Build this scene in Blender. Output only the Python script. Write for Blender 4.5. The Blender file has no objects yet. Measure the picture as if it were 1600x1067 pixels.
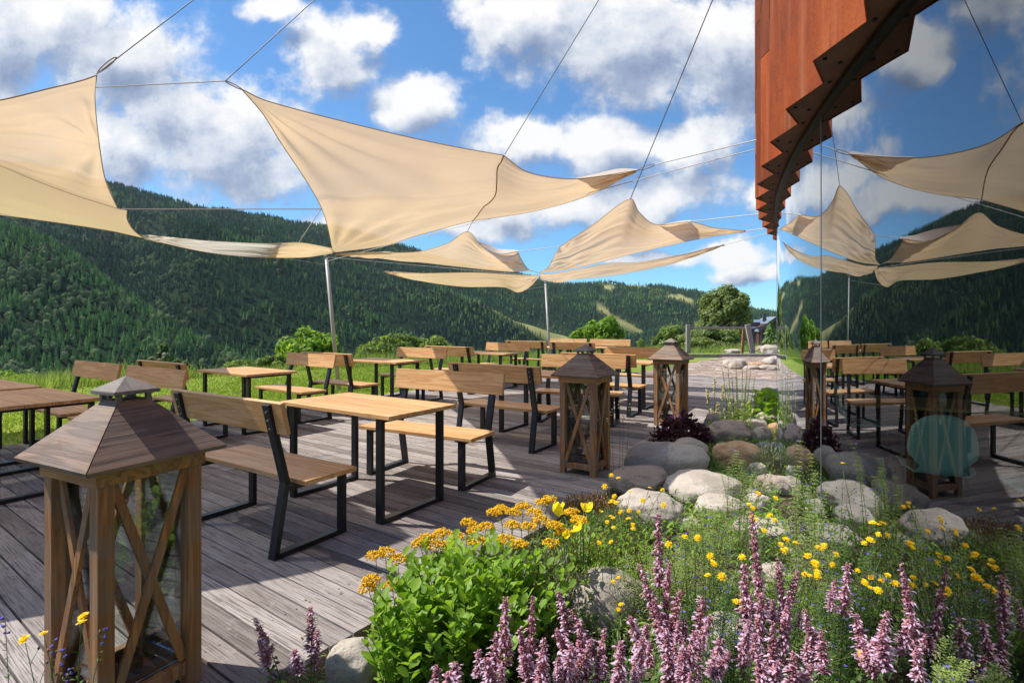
import bpy, bmesh, math, random
import numpy as np
from mathutils import Vector, Matrix
R = math.radians
random.seed(7); rng = np.random.default_rng(11)
sc = bpy.context.scene
C = sc.collection
# ------------------------------------------------------------------ camera, sun, sky
HC = 1.367; FP = 838.6; HY = 506.0       # eye height, focal length and horizon row measured on the photograph
cam_d = bpy.data.cameras.new('camera'); cam = bpy.data.objects.new('camera', cam_d); C.objects.link(cam)
cam.location = (0, 0, HC); cam.rotation_euler = (R(90), 0, 0)
cam_d.sensor_width = 36; cam_d.lens = 36*FP/1600; cam_d.shift_y = -(533.5-HY)/1600
cam_d.clip_start = .05; cam_d.clip_end = 12000
sc.camera = cam
SUNV = Vector((-.594, .10, .80)).normalized()
sun_d = bpy.data.lights.new('sun', 'SUN'); sun = bpy.data.objects.new('sun', sun_d); C.objects.link(sun)
sun_d.energy = 3.7; sun_d.angle = R(.5); sun_d.color = (1, .95, .87)
sun.rotation_euler = SUNV.to_track_quat('Z', 'Y').to_euler()
sc.view_settings.view_transform = 'Standard'; sc.view_settings.look = 'None'
sc.view_settings.exposure = .98; sc.view_settings.gamma = 1
sc.cycles.max_bounces = 10; sc.cycles.transparent_max_bounces = 16
sc.cycles.volume_bounces = 0

world = bpy.data.worlds.new('World'); sc.world = world; world.use_nodes = True
wt = world.node_tree; wt.nodes.clear()

def N(t, typ, **kw):
    n = t.nodes.new(typ)
    for k, v in kw.items(): setattr(n, k, v)
    return n
def math_(t, op, a, b=None, c=None, clamp=False):
    n = N(t, 'ShaderNodeMath', operation=op); n.use_clamp = clamp
    for i, s in enumerate((a, b, c)):
        if s is None: continue
        if isinstance(s, (int, float)): n.inputs[i].default_value = s
        else: t.links.new(s, n.inputs[i])
    return n.outputs[0]
def ramp(t, fac, stops, interp='LINEAR'):
    n = N(t, 'ShaderNodeValToRGB'); r = n.color_ramp; r.interpolation = interp
    while len(r.elements) < len(stops): r.elements.new(.5)
    for e, (p, c) in zip(r.elements, stops):
        e.position = p; e.color = (c[0], c[1], c[2], 1) if isinstance(c, tuple) else (c, c, c, 1)
    t.links.new(fac, n.inputs[0]); return n.outputs[0]
def mixc(t, fac, a, b, blend='MIX'):
    n = N(t, 'ShaderNodeMix', data_type='RGBA', blend_type=blend)
    for s, i in ((fac, 0), (a, 6), (b, 7)):
        if isinstance(s, (int, float)): n.inputs[i].default_value = s
        elif isinstance(s, tuple): n.inputs[i].default_value = (s[0], s[1], s[2], 1)
        else: t.links.new(s, n.inputs[i])
    return n.outputs[2]
def noise(t, vec, scale, detail=4, rough=.55, dist=0, out=0):
    n = N(t, 'ShaderNodeTexNoise'); n.inputs['Scale'].default_value = scale; n.inputs['Detail'].default_value = detail
    n.inputs['Roughness'].default_value = rough; n.inputs['Distortion'].default_value = dist
    if vec is not None: t.links.new(vec, n.inputs['Vector'])
    return n.outputs[out]

# cloud banks as directions in the sky (u = x/y, v = z/y), half width, half height
BL = [(60,45,190,105),(200,95,120,70),(250,180,120,70),(340,235,150,75),(170,235,100,60),(430,270,70,45),
      (500,95,75,75),(430,10,50,25),(645,165,78,45),(820,30,110,70),(960,50,150,95),(1120,90,120,110),(1010,130,70,50),
      (830,225,120,42),(950,235,110,45),(1070,235,80,50),(680,345,200,30),(900,320,170,32),(1060,300,80,40),
      (1185,310,42,34),(1150,395,60,22),(1180,425,70,18),(1010,395,90,14),(560,45,60,30),(770,300,80,30),
      (-60,150,150,110),(-350,60,260,160),(-250,300,180,60),(1350,150,130,120)]
cg = bpy.data.node_groups.new('cloud_field', 'ShaderNodeTree')
cg.interface.new_socket('Vector', in_out='INPUT', socket_type='NodeSocketVector')
cg.interface.new_socket('Value', in_out='OUTPUT', socket_type='NodeSocketFloat')
gi = N(cg, 'NodeGroupInput'); go = N(cg, 'NodeGroupOutput')
prev = None
wv = N(cg, 'ShaderNodeTexNoise'); wv.inputs['Scale'].default_value = 3.2; wv.inputs['Detail'].default_value = 5
wv.inputs['Roughness'].default_value = .6
cg.links.new(gi.outputs[0], wv.inputs['Vector'])
w1 = N(cg, 'ShaderNodeVectorMath', operation='SUBTRACT'); cg.links.new(wv.outputs['Color'], w1.inputs[0]); w1.inputs[1].default_value = (.5, .5, .5)
w2 = N(cg, 'ShaderNodeVectorMath', operation='MULTIPLY_ADD'); cg.links.new(w1.outputs[0], w2.inputs[0]); w2.inputs[1].default_value = (.22, .16, 0)
cg.links.new(gi.outputs[0], w2.inputs[2])
for (bx_, by_, bw_, bh_) in BL:
    a = N(cg, 'ShaderNodeVectorMath', operation='SUBTRACT'); cg.links.new(w2.outputs[0], a.inputs[0])
    a.inputs[1].default_value = ((bx_-800)/FP, (HY-by_)/FP, 0)
    b = N(cg, 'ShaderNodeVectorMath', operation='MULTIPLY'); cg.links.new(a.outputs[0], b.inputs[0]); b.inputs[1].default_value = (FP/bw_, FP/bh_, 0)
    l = N(cg, 'ShaderNodeVectorMath', operation='LENGTH'); cg.links.new(b.outputs[0], l.inputs[0])
    prev = l.outputs['Value'] if prev is None else math_(cg, 'SMOOTH_MIN', prev, l.outputs['Value'], .35)
prev = math_(cg, 'MINIMUM', prev, 2.2)
f = math_(cg, 'MULTIPLY_ADD', prev, -.60, .72)
fb = noise(cg, gi.outputs[0], 8.5, 10, .63)
f = math_(cg, 'ADD', f, math_(cg, 'MULTIPLY_ADD', fb, 1.5, -.75))
cg.links.new(f, go.inputs[0])
sky = N(wt, 'ShaderNodeTexSky'); sky.sky_type = 'NISHITA'; sky.sun_disc = False
sky.sun_elevation = math.asin(SUNV.z); sky.sun_rotation = math.atan2(SUNV.x, SUNV.y)
sky.altitude = 900; sky.air_density = 1.0; sky.dust_density = .25; sky.ozone_density = 1.6
tc = N(wt, 'ShaderNodeTexCoord'); sp = N(wt, 'ShaderNodeSeparateXYZ'); wt.links.new(tc.outputs['Generated'], sp.inputs[0])
yy = math_(wt, 'MAXIMUM', math_(wt, 'ABSOLUTE', sp.outputs[1]), .12)
cv = N(wt, 'ShaderNodeCombineXYZ')
wt.links.new(math_(wt, 'DIVIDE', sp.outputs[0], yy), cv.inputs[0]); wt.links.new(math_(wt, 'DIVIDE', sp.outputs[2], yy), cv.inputs[1])
wt.links.new(math_(wt, 'MULTIPLY', math_(wt, 'LESS_THAN', sp.outputs[1], 0), 3.3), cv.inputs[2])
g1 = N(wt, 'ShaderNodeGroup'); g1.node_tree = cg; wt.links.new(cv.outputs[0], g1.inputs[0])
off = N(wt, 'ShaderNodeVectorMath', operation='ADD'); wt.links.new(cv.outputs[0], off.inputs[0]); off.inputs[1].default_value = (-.03, .06, 0)
g2 = N(wt, 'ShaderNodeGroup'); g2.node_tree = cg; wt.links.new(off.outputs[0], g2.inputs[0])
cover = N(wt, 'ShaderNodeMapRange'); cover.interpolation_type = 'SMOOTHSTEP'; wt.links.new(g1.outputs[0], cover.inputs[0])
cover.inputs[1].default_value = -.08; cover.inputs[2].default_value = .34
lit = math_(wt, 'MULTIPLY_ADD', math_(wt, 'SUBTRACT', g1.outputs[0], g2.outputs[0]), 1.25, .62)
thick = N(wt, 'ShaderNodeMapRange'); wt.links.new(g1.outputs[0], thick.inputs[0]); thick.inputs[1].default_value = .32; thick.inputs[2].default_value = 1.0
thick.inputs[3].default_value = 0; thick.inputs[4].default_value = .64
lit = math_(wt, 'SUBTRACT', lit, thick.outputs[0], clamp=True)
CB = .53
ccol = ramp(wt, lit, [(0, (.22*CB, .29*CB, .45*CB)), (.3, (.36*CB, .43*CB, .58*CB)), (.6, (.66*CB, .71*CB, .80*CB)), (.95, (.98*CB, .97*CB, .96*CB))])
skc = N(wt, 'ShaderNodeVectorMath', operation='SCALE'); wt.links.new(sky.outputs[0], skc.inputs[0]); skc.inputs['Scale'].default_value = .090
skt = N(wt, 'ShaderNodeVectorMath', operation='MULTIPLY'); wt.links.new(skc.outputs[0], skt.inputs[0]); skt.inputs[1].default_value = (.46, .79, 1.0)
cmix = mixc(wt, cover.outputs[0], skt.outputs[0], ccol)
bg = N(wt, 'ShaderNodeBackground'); bg.inputs[1].default_value = 1.0; wt.links.new(cmix, bg.inputs[0])
wo = N(wt, 'ShaderNodeOutputWorld'); wt.links.new(bg.outputs[0], wo.inputs[0])

# ------------------------------------------------------------------ materials
M = {}
def mat(name, rough=.6, spec=.3, metal=0):
    m = bpy.data.materials.new(name); m.use_nodes = True; t = m.node_tree
    p = t.nodes['Principled BSDF']; p.inputs['Roughness'].default_value = rough
    p.inputs['Specular IOR Level'].default_value = spec; p.inputs['Metallic'].default_value = metal
    M[name] = m; return m, t, p
def coord(t, kind='Object', scale=(1, 1, 1)):
    c = N(t, 'ShaderNodeTexCoord'); mp = N(t, 'ShaderNodeMapping'); mp.inputs['Scale'].default_value = scale
    t.links.new(c.outputs[kind], mp.inputs[0]); return mp.outputs[0]
def bump(t, p, h, strength=.3, dist=.01):
    b = N(t, 'ShaderNodeBump'); b.inputs['Strength'].default_value = strength; b.inputs['Distance'].default_value = dist
    t.links.new(h, b.inputs['Height']); t.links.new(b.outputs[0], p.inputs['Normal'])
def objrand(t): return N(t, 'ShaderNodeObjectInfo').outputs['Random']
def shift_by_rand(t, vec, amt):
    r = objrand(t); c = N(t, 'ShaderNodeCombineXYZ')
    for i in range(3): t.links.new(math_(t, 'MULTIPLY', r, amt*(i+1)), c.inputs[i])
    a = N(t, 'ShaderNodeVectorMath', operation='ADD'); t.links.new(vec, a.inputs[0]); t.links.new(c.outputs[0], a.inputs[1]); return a.outputs[0]

def wood(name, c1, c2, c3, axis='x', rough=.5, wear=0.0, grain=1.0):
    m, t, p = mat(name, rough, .35)
    s = {'x': (1.1, 16, 16), 'z': (16, 16, 1.1), 'y': (16, 1.1, 16)}[axis]
    s2 = {'x': (3, 170, 170), 'z': (170, 170, 3), 'y': (170, 3, 170)}[axis]
    v = shift_by_rand(t, coord(t, 'Object', s), 7.3); v2 = shift_by_rand(t, coord(t, 'Object', s2), 3.1)
    n1 = noise(t, v, 1.0, 6, .6, 1.6); n2 = noise(t, v2, 1.0, 3, .6)
    isl = N(t, 'ShaderNodeNewGeometry').outputs['Random Per Island']
    w = N(t, 'ShaderNodeMath', operation='SINE'); t.links.new(math_(t, 'MULTIPLY', n1, 26.0), w.inputs[0])
    k = math_(t, 'MULTIPLY_ADD', w.outputs[0], .16*grain, n1)
    k = math_(t, 'ADD', k, math_(t, 'MULTIPLY_ADD', isl, .22, -.11))
    col = ramp(t, k, [(.2, c1), (.5, c2), (.8, c3)])
    col = mixc(t, math_(t, 'MULTIPLY', ramp(t, n2, [(.35, 1.0), (.55, 0.0)]), .35), col, tuple(q*.55 for q in c1))
    if wear > 0:
        n3 = noise(t, coord(t, 'Object', (1, 1, 1)), 5, 5, .65)
        col = mixc(t, math_(t, 'MULTIPLY', ramp(t, n3, [(.42, 0.0), (.6, 1.0)]), wear), col, (.20, .185, .165))
    t.links.new(col, p.inputs['Base Color'])
    bump(t, p, math_(t, 'ADD', n2, math_(t, 'MULTIPLY', n1, .5)), .25, .004)
    return m
wood('oak_plank', (.70, .43, .20), (.62, .345, .14), (.47, .235, .085), 'x', .42)
wood('lantern_roof_wood', (.27, .175, .12), (.21, .13, .088), (.125, .08, .056), 'x', .7, .35, 1.6)
wood('lantern_roof_wood_cross', (.27, .175, .12), (.21, .13, .088), (.125, .08, .056), 'y', .7, .35, 1.6)
wood('lantern_wood', (.44, .205, .07), (.32, .145, .052), (.16, .078, .035), 'z', .6, .4)
wood('lantern_cap_wood', (.27, .23, .20), (.20, .165, .14), (.12, .095, .075), 'x', .75, .8)
wood('grey_timber', (.42, .38, .35), (.32, .29, .27), (.2, .18, .17), 'z', .8)
wood('inner_table_wood', (.62, .44, .15), (.5, .34, .1), (.36, .22, .06), 'x', .4)

m, t, p = mat('black_steel', .38, .45)
n1 = noise(t, coord(t), 60, 3); t.links.new(ramp(t, n1, [(.3, (.006, .007, .009)), (.8, (.018, .019, .022))]), p.inputs['Base Color'])
m, t, p = mat('screw_steel', .3, .5, 1.0); p.inputs['Base Color'].default_value = (.5, .5, .5, 1)
m, t, p = mat('rope_fibre', .8, .2); p.inputs['Base Color'].default_value = (.55, .52, .47, 1)
m, t, p = mat('steel_cable', .4, .5, .6); p.inputs['Base Color'].default_value = (.18, .19, .21, 1)
m, t, p = mat('pole_metal', .45, .5, .0)
n1 = noise(t, coord(t, 'Object', (8, 8, 1)), 3, 3); t.links.new(ramp(t, n1, [(.3, (.36, .33, .30)), (.7, (.5, .46, .42))]), p.inputs['Base Color'])
m, t, p = mat('rusty_tin', .7, .3, .2)
n1 = noise(t, coord(t), 40, 5, .7); t.links.new(ramp(t, n1, [(.3, (.05, .025, .02)), (.7, (.22, .09, .04))]), p.inputs['Base Color'])

# weathered deck boards, ribbed along their length
m, t, p = mat('deck_boards', .78, .25)
v = coord(t, 'Object', (1.2, 14, 14)); v2 = coord(t, 'Object', (4, 190, 190)); v0 = coord(t)
isl = N(t, 'ShaderNodeNewGeometry').outputs['Random Per Island']
ad = N(t, 'ShaderNodeVectorMath', operation='ADD'); cc = N(t, 'ShaderNodeCombineXYZ'); t.links.new(math_(t, 'MULTIPLY', isl, 37), cc.inputs[0])
t.links.new(v, ad.inputs[0]); t.links.new(cc.outputs[0], ad.inputs[1])
n1 = noise(t, ad.outputs[0], 1, 6, .65, 1.2); n2 = noise(t, v2, 1, 4, .65); n3 = noise(t, v0, 1.6, 5, .65)
k = math_(t, 'ADD', math_(t, 'MULTIPLY', n1, .6), math_(t, 'MULTIPLY_ADD', isl, .5, -.08))
col = ramp(t, k, [(.15, (.14, .12, .11)), (.45, (.28, .247, .23)), (.85, (.45, .41, .385))])
col = mixc(t, math_(t, 'MULTIPLY', ramp(t, n2, [(.40, 1.0), (.50, 0.0)]), .8), col, (.065, .053, .048))
n5 = noise(t, v0, 11, 6, .75); col = mixc(t, math_(t, 'MULTIPLY', ramp(t, n5, [(.55, 0.0), (.66, 1.0)]), .35), col, (.42, .39, .37))
col = mixc(t, math_(t, 'MULTIPLY', ramp(t, n3, [(.45, 0.0), (.72, 1.0)]), .35), col, (.15, .115, .09))
t.links.new(col, p.inputs['Base Color'])
wav = N(t, 'ShaderNodeTexWave', bands_direction='Y'); wav.inputs['Scale'].default_value = 26; wav.inputs['Distortion'].default_value = .3
t.links.new(v0, wav.inputs['Vector'])
bump(t, p, math_(t, 'ADD', math_(t, 'MULTIPLY', wav.outputs[1], .45), math_(t, 'MULTIPLY', n2, .8)), .5, .004)

# canvas of the sails: light passes through it
m = bpy.data.materials.new('sail_canvas'); m.use_nodes = True; t = m.node_tree; M['sail_canvas'] = m; t.nodes.clear()
uvn = N(t, 'ShaderNodeTexCoord'); mpn = N(t, 'ShaderNodeMapping'); mpn.inputs['Scale'].default_value = (1.0, 8, 1); t.links.new(uvn.outputs['UV'], mpn.inputs[0])
wr = noise(t, mpn.outputs[0], 1.0, 1.5, .4, .35); wr2 = noise(t, coord(t), 1.7, 4, .6, .4); wv2 = noise(t, coord(t), 220, 2)
col = mixc(t, wr2, (.79, .575, .345), (.73, .525, .305))
bp = N(t, 'ShaderNodeBump'); bp.inputs['Strength'].default_value = 1.0; bp.inputs['Distance'].default_value = .17
t.links.new(math_(t, 'ADD', math_(t, 'MULTIPLY', wr, 1.0), math_(t, 'MULTIPLY', wv2, .02)), bp.inputs['Height'])
d1 = N(t, 'ShaderNodeBsdfDiffuse'); d2 = N(t, 'ShaderNodeBsdfTranslucent'); mx = N(t, 'ShaderNodeMixShader'); mx.inputs[0].default_value = .5
for q in (d1, d2): t.links.new(bp.outputs[0], q.inputs['Normal'])
t.links.new(mixc(t, .75, col, (.9, .87, .82)), d1.inputs[0])
t.links.new(mixc(t, 1.0, col, (1.0, .98, .94), 'MULTIPLY'), d2.inputs[0])
t.links.new(d1.outputs[0], mx.inputs[1]); t.links.new(d2.outputs[0], mx.inputs[2])
mx2 = N(t, 'ShaderNodeMixShader'); mx2.inputs[0].default_value = .10; tr_ = N(t, 'ShaderNodeBsdfTransparent')     # open weave
t.links.new(mx.outputs[0], mx2.inputs[1]); t.links.new(tr_.outputs[0], mx2.inputs[2])
om = N(t, 'ShaderNodeOutputMaterial'); t.links.new(mx2.outputs[0], om.inputs[0])
m, t, p = mat('sail_hem', .8, .2); p.inputs['Base Color'].default_value = (.42, .29, .15, 1)

# rusted steel facade
m, t, p = mat('corten_steel', .75, .25)
n1 = noise(t, coord(t, 'Object', (1, 1, .35)), 3.5, 8, .7); n2 = noise(t, coord(t), 70, 4, .7); n3 = noise(t, coord(t, 'Object', (6, 6, .3)), 2.2, 4, .6)
col = ramp(t, math_(t, 'ADD', math_(t, 'MULTIPLY', n1, .7), math_(t, 'MULTIPLY', n2, .3)), [(.3, (.10, .026, .013)), (.5, (.23, .055, .021)), (.7, (.36, .105, .040))])
col = mixc(t, math_(t, 'MULTIPLY', ramp(t, n3, [(.5, 0.0), (.75, 1.0)]), .45), col, (.36, .17, .10))
hs = N(t, 'ShaderNodeHueSaturation'); t.links.new(col, hs.inputs['Color']); hs.inputs['Saturation'].default_value = 1.08
t.links.new(math_(t, 'MULTIPLY_ADD', objrand(t), .7, .6), hs.inputs['Value']); t.links.new(hs.outputs[0], p.inputs['Base Color']); bump(t, p, n2, .2, .003)
m, t, p = mat('soffit_steel', .7, .25)
n1 = noise(t, coord(t), 5, 6, .7); t.links.new(ramp(t, n1, [(.3, (.10, .045, .028)), (.7, (.19, .085, .048))]), p.inputs['Base Color'])
m, t, p = mat('black_gasket', .5, .3); p.inputs['Base Color'].default_value = (.008, .008, .009, 1)
m, t, p = mat('pale_joint', .3, .5); p.inputs['Base Color'].default_value = (.22, .27, .26, 1)
m, t, p = mat('joint_grey', .4, .4); p.inputs['Base Color'].default_value = (.10, .115, .12, 1)
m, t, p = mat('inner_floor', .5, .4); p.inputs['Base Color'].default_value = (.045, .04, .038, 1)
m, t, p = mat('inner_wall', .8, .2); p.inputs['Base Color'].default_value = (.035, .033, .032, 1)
m, t, p = mat('mint_shell', .35, .4); n1 = noise(t, coord(t), 9, 4); t.links.new(ramp(t, n1, [(.3, (.42, .78, .60)), (.7, (.52, .86, .70))]), p.inputs['Base Color'])

def glassmat(name, base, k, tint):
    m = bpy.data.materials.new(name); m.use_nodes = True; t = m.node_tree; M[name] = m; t.nodes.clear()
    fr = N(t, 'ShaderNodeFresnel'); fr.inputs[0].default_value = 1.5
    fac = math_(t, 'MULTIPLY_ADD', fr.outputs[0], k, base, clamp=True)
    gl = N(t, 'ShaderNodeBsdfGlossy'); gl.inputs['Roughness'].default_value = 0.0; gl.inputs[0].default_value = (.90, .95, 1, 1)
    tr = N(t, 'ShaderNodeBsdfTransparent'); tr.inputs[0].default_value = (*tint, 1)
    mx = N(t, 'ShaderNodeMixShader'); t.links.new(fac, mx.inputs[0]); t.links.new(tr.outputs[0], mx.inputs[1]); t.links.new(gl.outputs[0], mx.inputs[2])
    if base > .2:      # faint waviness of the big panes
        b = N(t, 'ShaderNodeBump'); b.inputs['Strength'].default_value = .035; b.inputs['Distance'].default_value = .02
        t.links.new(noise(t, coord(t, 'Object', (1, 1, .5)), 2.2, 2), b.inputs['Height']); t.links.new(b.outputs[0], gl.inputs['Normal'])
    o = N(t, 'ShaderNodeOutputMaterial'); t.links.new(mx.outputs[0], o.inputs[0])
glassmat('facade_glass', .15, 1.5, (.86, .94, .90)); glassmat('lantern_glass', .02, .9, (.93, .95, .94)); glassmat('window_glass', .25, .8, (.2, .22, .25))

# foliage: diffuse + some light through the leaf
def leafm(name, c1, c2, trans=.35, rough=.5, var=.5, dark=.6):
    m = bpy.data.materials.new(name); m.use_nodes = True; t = m.node_tree; M[name] = m
    p = t.nodes['Principled BSDF']; p.inputs['Roughness'].default_value = rough; p.inputs['Specular IOR Level'].default_value = .3
    isl = N(t, 'ShaderNodeNewGeometry').outputs['Random Per Island']
    n1 = noise(t, coord(t), 6, 3)
    k = math_(t, 'ADD', math_(t, 'MULTIPLY', isl, var), math_(t, 'MULTIPLY', n1, 1-var))
    col = ramp(t, k, [(.1, tuple(q*dark for q in c1)), (.5, c1), (.95, c2)])
    t.links.new(col, p.inputs['Base Color'])
    if trans:
        tr = N(t, 'ShaderNodeBsdfTranslucent'); t.links.new(mixc(t, 1.0, col, (1.5, 1.5, .7), 'MULTIPLY'), tr.inputs[0])
        mx = N(t, 'ShaderNodeMixShader'); mx.inputs[0].default_value = trans
        t.links.new(p.outputs[0], mx.inputs[1]); t.links.new(tr.outputs[0], mx.inputs[2])
        t.links.new(mx.outputs[0], t.nodes['Material Output'].inputs[0])
    return m
leafm('leaf_bright', (.20, .35, .035), (.38, .54, .08), .45)
leafm('leaf_mid', (.08, .155, .035), (.17, .27, .065), .35)
leafm('leaf_grey', (.16, .19, .10), (.29, .32, .20), .3)
leafm('leaf_pale', (.25, .33, .09), (.42, .47, .18), .4)
leafm('leaf_dark', (.03, .07, .018), (.075, .13, .032), .3)
leafm('leaf_purple', (.06, .018, .032), (.13, .045, .07), .25)
leafm('leaf_rust', (.16, .085, .035), (.25, .17, .06), .25)
leafm('stem_green', (.09, .13, .035), (.15, .19, .06), .1)
leafm('stem_red', (.13, .05, .035), (.17, .085, .045), .1)
leafm('petal_yellow', (.88, .62, .008), (.95, .74, .015), .35, .5, .8, .92)
leafm('petal_gold', (.84, .56, .015), (.93, .70, .03), .3, .5, .8, .75)
leafm('petal_lemon', (.88, .72, .03), (.95, .85, .10), .45)
leafm('petal_pink', (.47, .19, .27), (.72, .42, .44), .3, .6, .8, .55)
leafm('petal_lilac', (.68, .47, .68), (.84, .70, .84), .4)
leafm('petal_blue', (.12, .10, .55), (.25, .2, .7), .3)
leafm('petal_violet', (.35, .05, .45), (.55, .12, .6), .3)
leafm('petal_cream', (.75, .68, .38), (.85, .8, .55), .3)
leafm('seed_brown', (.17, .10, .05), (.30, .2, .10), .1)
leafm('lawn_blade', (.19, .28, .036), (.32, .40, .065), .4, .6, .6)
leafm('crown_bush', (.16, .23, .06), (.30, .36, .12), .45, .5, .5, .75)
leafm('crown_lime', (.19, .31, .04), (.34, .47, .08), .5, .5, .5, .75)
leafm('crown_grey', (.12, .17, .075), (.26, .31, .16), .3)
leafm('crown_willow', (.19, .245, .085), (.33, .38, .16), .45, .5, .5, .75)
leafm('conifer_far', (.030, .086, .032), (.066, .145, .050), 0, .8, .3)
leafm('conifer_sunlit', (.115, .215, .05), (.19, .30, .08), 0, .8, .3)  # same spruces in a sunlit tone, the light put into the colour
leafm('broadleaf_far', (.13, .20, .07), (.20, .27, .11), 0, .8, .3)
for nm in ('conifer_far', 'conifer_sunlit', 'broadleaf_far'):      # every far tree its own tone
    t = M[nm].node_tree; p = t.nodes['Principled BSDF']; src = p.inputs['Base Color'].links[0].from_socket
    hs = N(t, 'ShaderNodeHueSaturation'); t.links.new(src, hs.inputs['Color'])
    t.links.new(math_(t, 'MULTIPLY_ADD', objrand(t), 1.1, .5), hs.inputs['Value'])
    t.links.new(math_(t, 'MULTIPLY_ADD', objrand(t), -.05, .52), hs.inputs['Hue'])
    t.links.new(hs.outputs[0], p.inputs['Base Color'])
m, t, p = mat('bark', .85, .15); n1 = noise(t, coord(t, 'Object', (6, 6, 1)), 3, 5, .7)
t.links.new(ramp(t, n1, [(.3, (.05, .04, .03)), (.7, (.15, .125, .1))]), p.inputs['Base Color'])

m, t, p = mat('lawn_turf', .9, .1)
n1 = noise(t, coord(t), .9, 5, .65); n2 = noise(t, coord(t), 25, 4, .7)
col = ramp(t, math_(t, 'ADD', math_(t, 'MULTIPLY', n1, .6), math_(t, 'MULTIPLY', n2, .4)), [(.3, (.12, .17, .028)), (.5, (.20, .26, .04)), (.7, (.30, .32, .065))])
t.links.new(col, p.inputs['Base Color']); bump(t, p, n2, .6, .03)
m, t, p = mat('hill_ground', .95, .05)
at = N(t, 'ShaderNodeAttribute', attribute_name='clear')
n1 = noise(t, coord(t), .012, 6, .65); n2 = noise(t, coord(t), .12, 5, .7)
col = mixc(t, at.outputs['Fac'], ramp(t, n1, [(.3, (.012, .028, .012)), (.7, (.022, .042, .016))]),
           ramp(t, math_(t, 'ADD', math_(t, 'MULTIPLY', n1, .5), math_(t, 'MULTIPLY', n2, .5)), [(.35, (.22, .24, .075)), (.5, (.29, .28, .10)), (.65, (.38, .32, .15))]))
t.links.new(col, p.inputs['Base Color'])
m, t, p = mat('bed_soil', .95, .1)
n1 = noise(t, coord(t), 6, 6, .7); n2 = noise(t, coord(t), 70, 4, .7)
t.links.new(ramp(t, math_(t, 'ADD', math_(t, 'MULTIPLY', n1, .5), math_(t, 'MULTIPLY', n2, .5)), [(.3, (.03, .022, .015)), (.5, (.085, .065, .042)), (.72, (.25, .19, .14))]), p.inputs['Base Color'])
bump(t, p, n2, .8, .02)
m, t, p = mat('flagstone', .85, .2)
v = coord(t, 'Object', (1, 1, 1)); vo = N(t, 'ShaderNodeTexVoronoi', feature='DISTANCE_TO_EDGE'); vo.inputs['Scale'].default_value = 3.2; t.links.new(v, vo.inputs[0])
vc = N(t, 'ShaderNodeTexVoronoi'); vc.inputs['Scale'].default_value = 3.2; t.links.new(v, vc.inputs[0])
n1 = noise(t, v, 14, 5, .7)
sx = N(t, 'ShaderNodeSeparateXYZ'); t.links.new(vc.outputs['Color'], sx.inputs[0])
col = ramp(t, math_(t, 'ADD', math_(t, 'MULTIPLY', sx.outputs[0], .65), math_(t, 'MULTIPLY', n1, .35)), [(.15, (.22, .16, .13)), (.5, (.36, .26, .21)), (.85, (.46, .38, .33))])
col = mixc(t, ramp(t, vo.outputs[0], [(.012, 1.0), (.05, 0.0)]), col, (.13, .11, .075))
t.links.new(col, p.inputs['Base Color']); bump(t, p, ramp(t, vo.outputs[0], [(0, 0.0), (.06, 1.0)]), .5, .02)

def stonem(name, a, b, c, lich=.3):
    m, t, p = mat(name, .85, .2)
    v = shift_by_rand(t, coord(t), 5.7)
    n1 = noise(t, v, 3.2, 6, .65, .6); n2 = noise(t, v, 55, 5, .75); n3 = noise(t, v, 9, 5, .6)
    col = ramp(t, math_(t, 'ADD', math_(t, 'MULTIPLY', n1, .7), math_(t, 'MULTIPLY', n2, .3)), [(.3, a), (.5, b), (.7, c)])
    col = mixc(t, math_(t, 'MULTIPLY', ramp(t, n3, [(.55, 0.0), (.68, 1.0)]), lich), col, tuple(q*.42 for q in b))
    col = mixc(t, math_(t, 'MULTIPLY', ramp(t, n2, [(.34, 1.0), (.42, 0.0)]), .5), col, tuple(q*.35 for q in b))
    t.links.new(col, p.inputs['Base Color'])
    bump(t, p, math_(t, 'ADD', n2, math_(t, 'MULTIPLY', n1, 1.5)), .85, .018)
stonem('stone_grey', (.27, .23, .195), (.40, .35, .30), (.51, .455, .40), .35)
stonem('stone_white', (.34, .285, .23), (.47, .41, .345), (.58, .52, .45), .3)
stonem('stone_brown', (.26, .20, .155), (.37, .295, .24), (.47, .39, .33), .45)
stonem('stone_orange', (.38, .21, .11), (.50, .31, .18), (.58, .42, .28), .3)
stonem('stone_slate', (.13, .135, .145), (.20, .205, .215), (.28, .28, .29))

m, t, p = mat('house_brick', .85, .2); p.inputs['Base Color'].default_value = (.09, .045, .035, 1)
m, t, p = mat('house_roof', .35, .4)
wv_ = N(t, 'ShaderNodeTexWave'); wv_.inputs['Scale'].default_value = 1.2; t.links.new(coord(t), wv_.inputs[0])
t.links.new(ramp(t, wv_.outputs[1], [(.3, (.16, .20, .26)), (.7, (.22, .27, .34))]), p.inputs['Base Color'])
m, t, p = mat('house_trim', .6, .3); p.inputs['Base Color'].default_value = (.07, .08, .10, 1)
m, t, p = mat('black_iron', .6, .3); p.inputs['Base Color'].default_value = (.012, .012, .013, 1)

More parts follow.
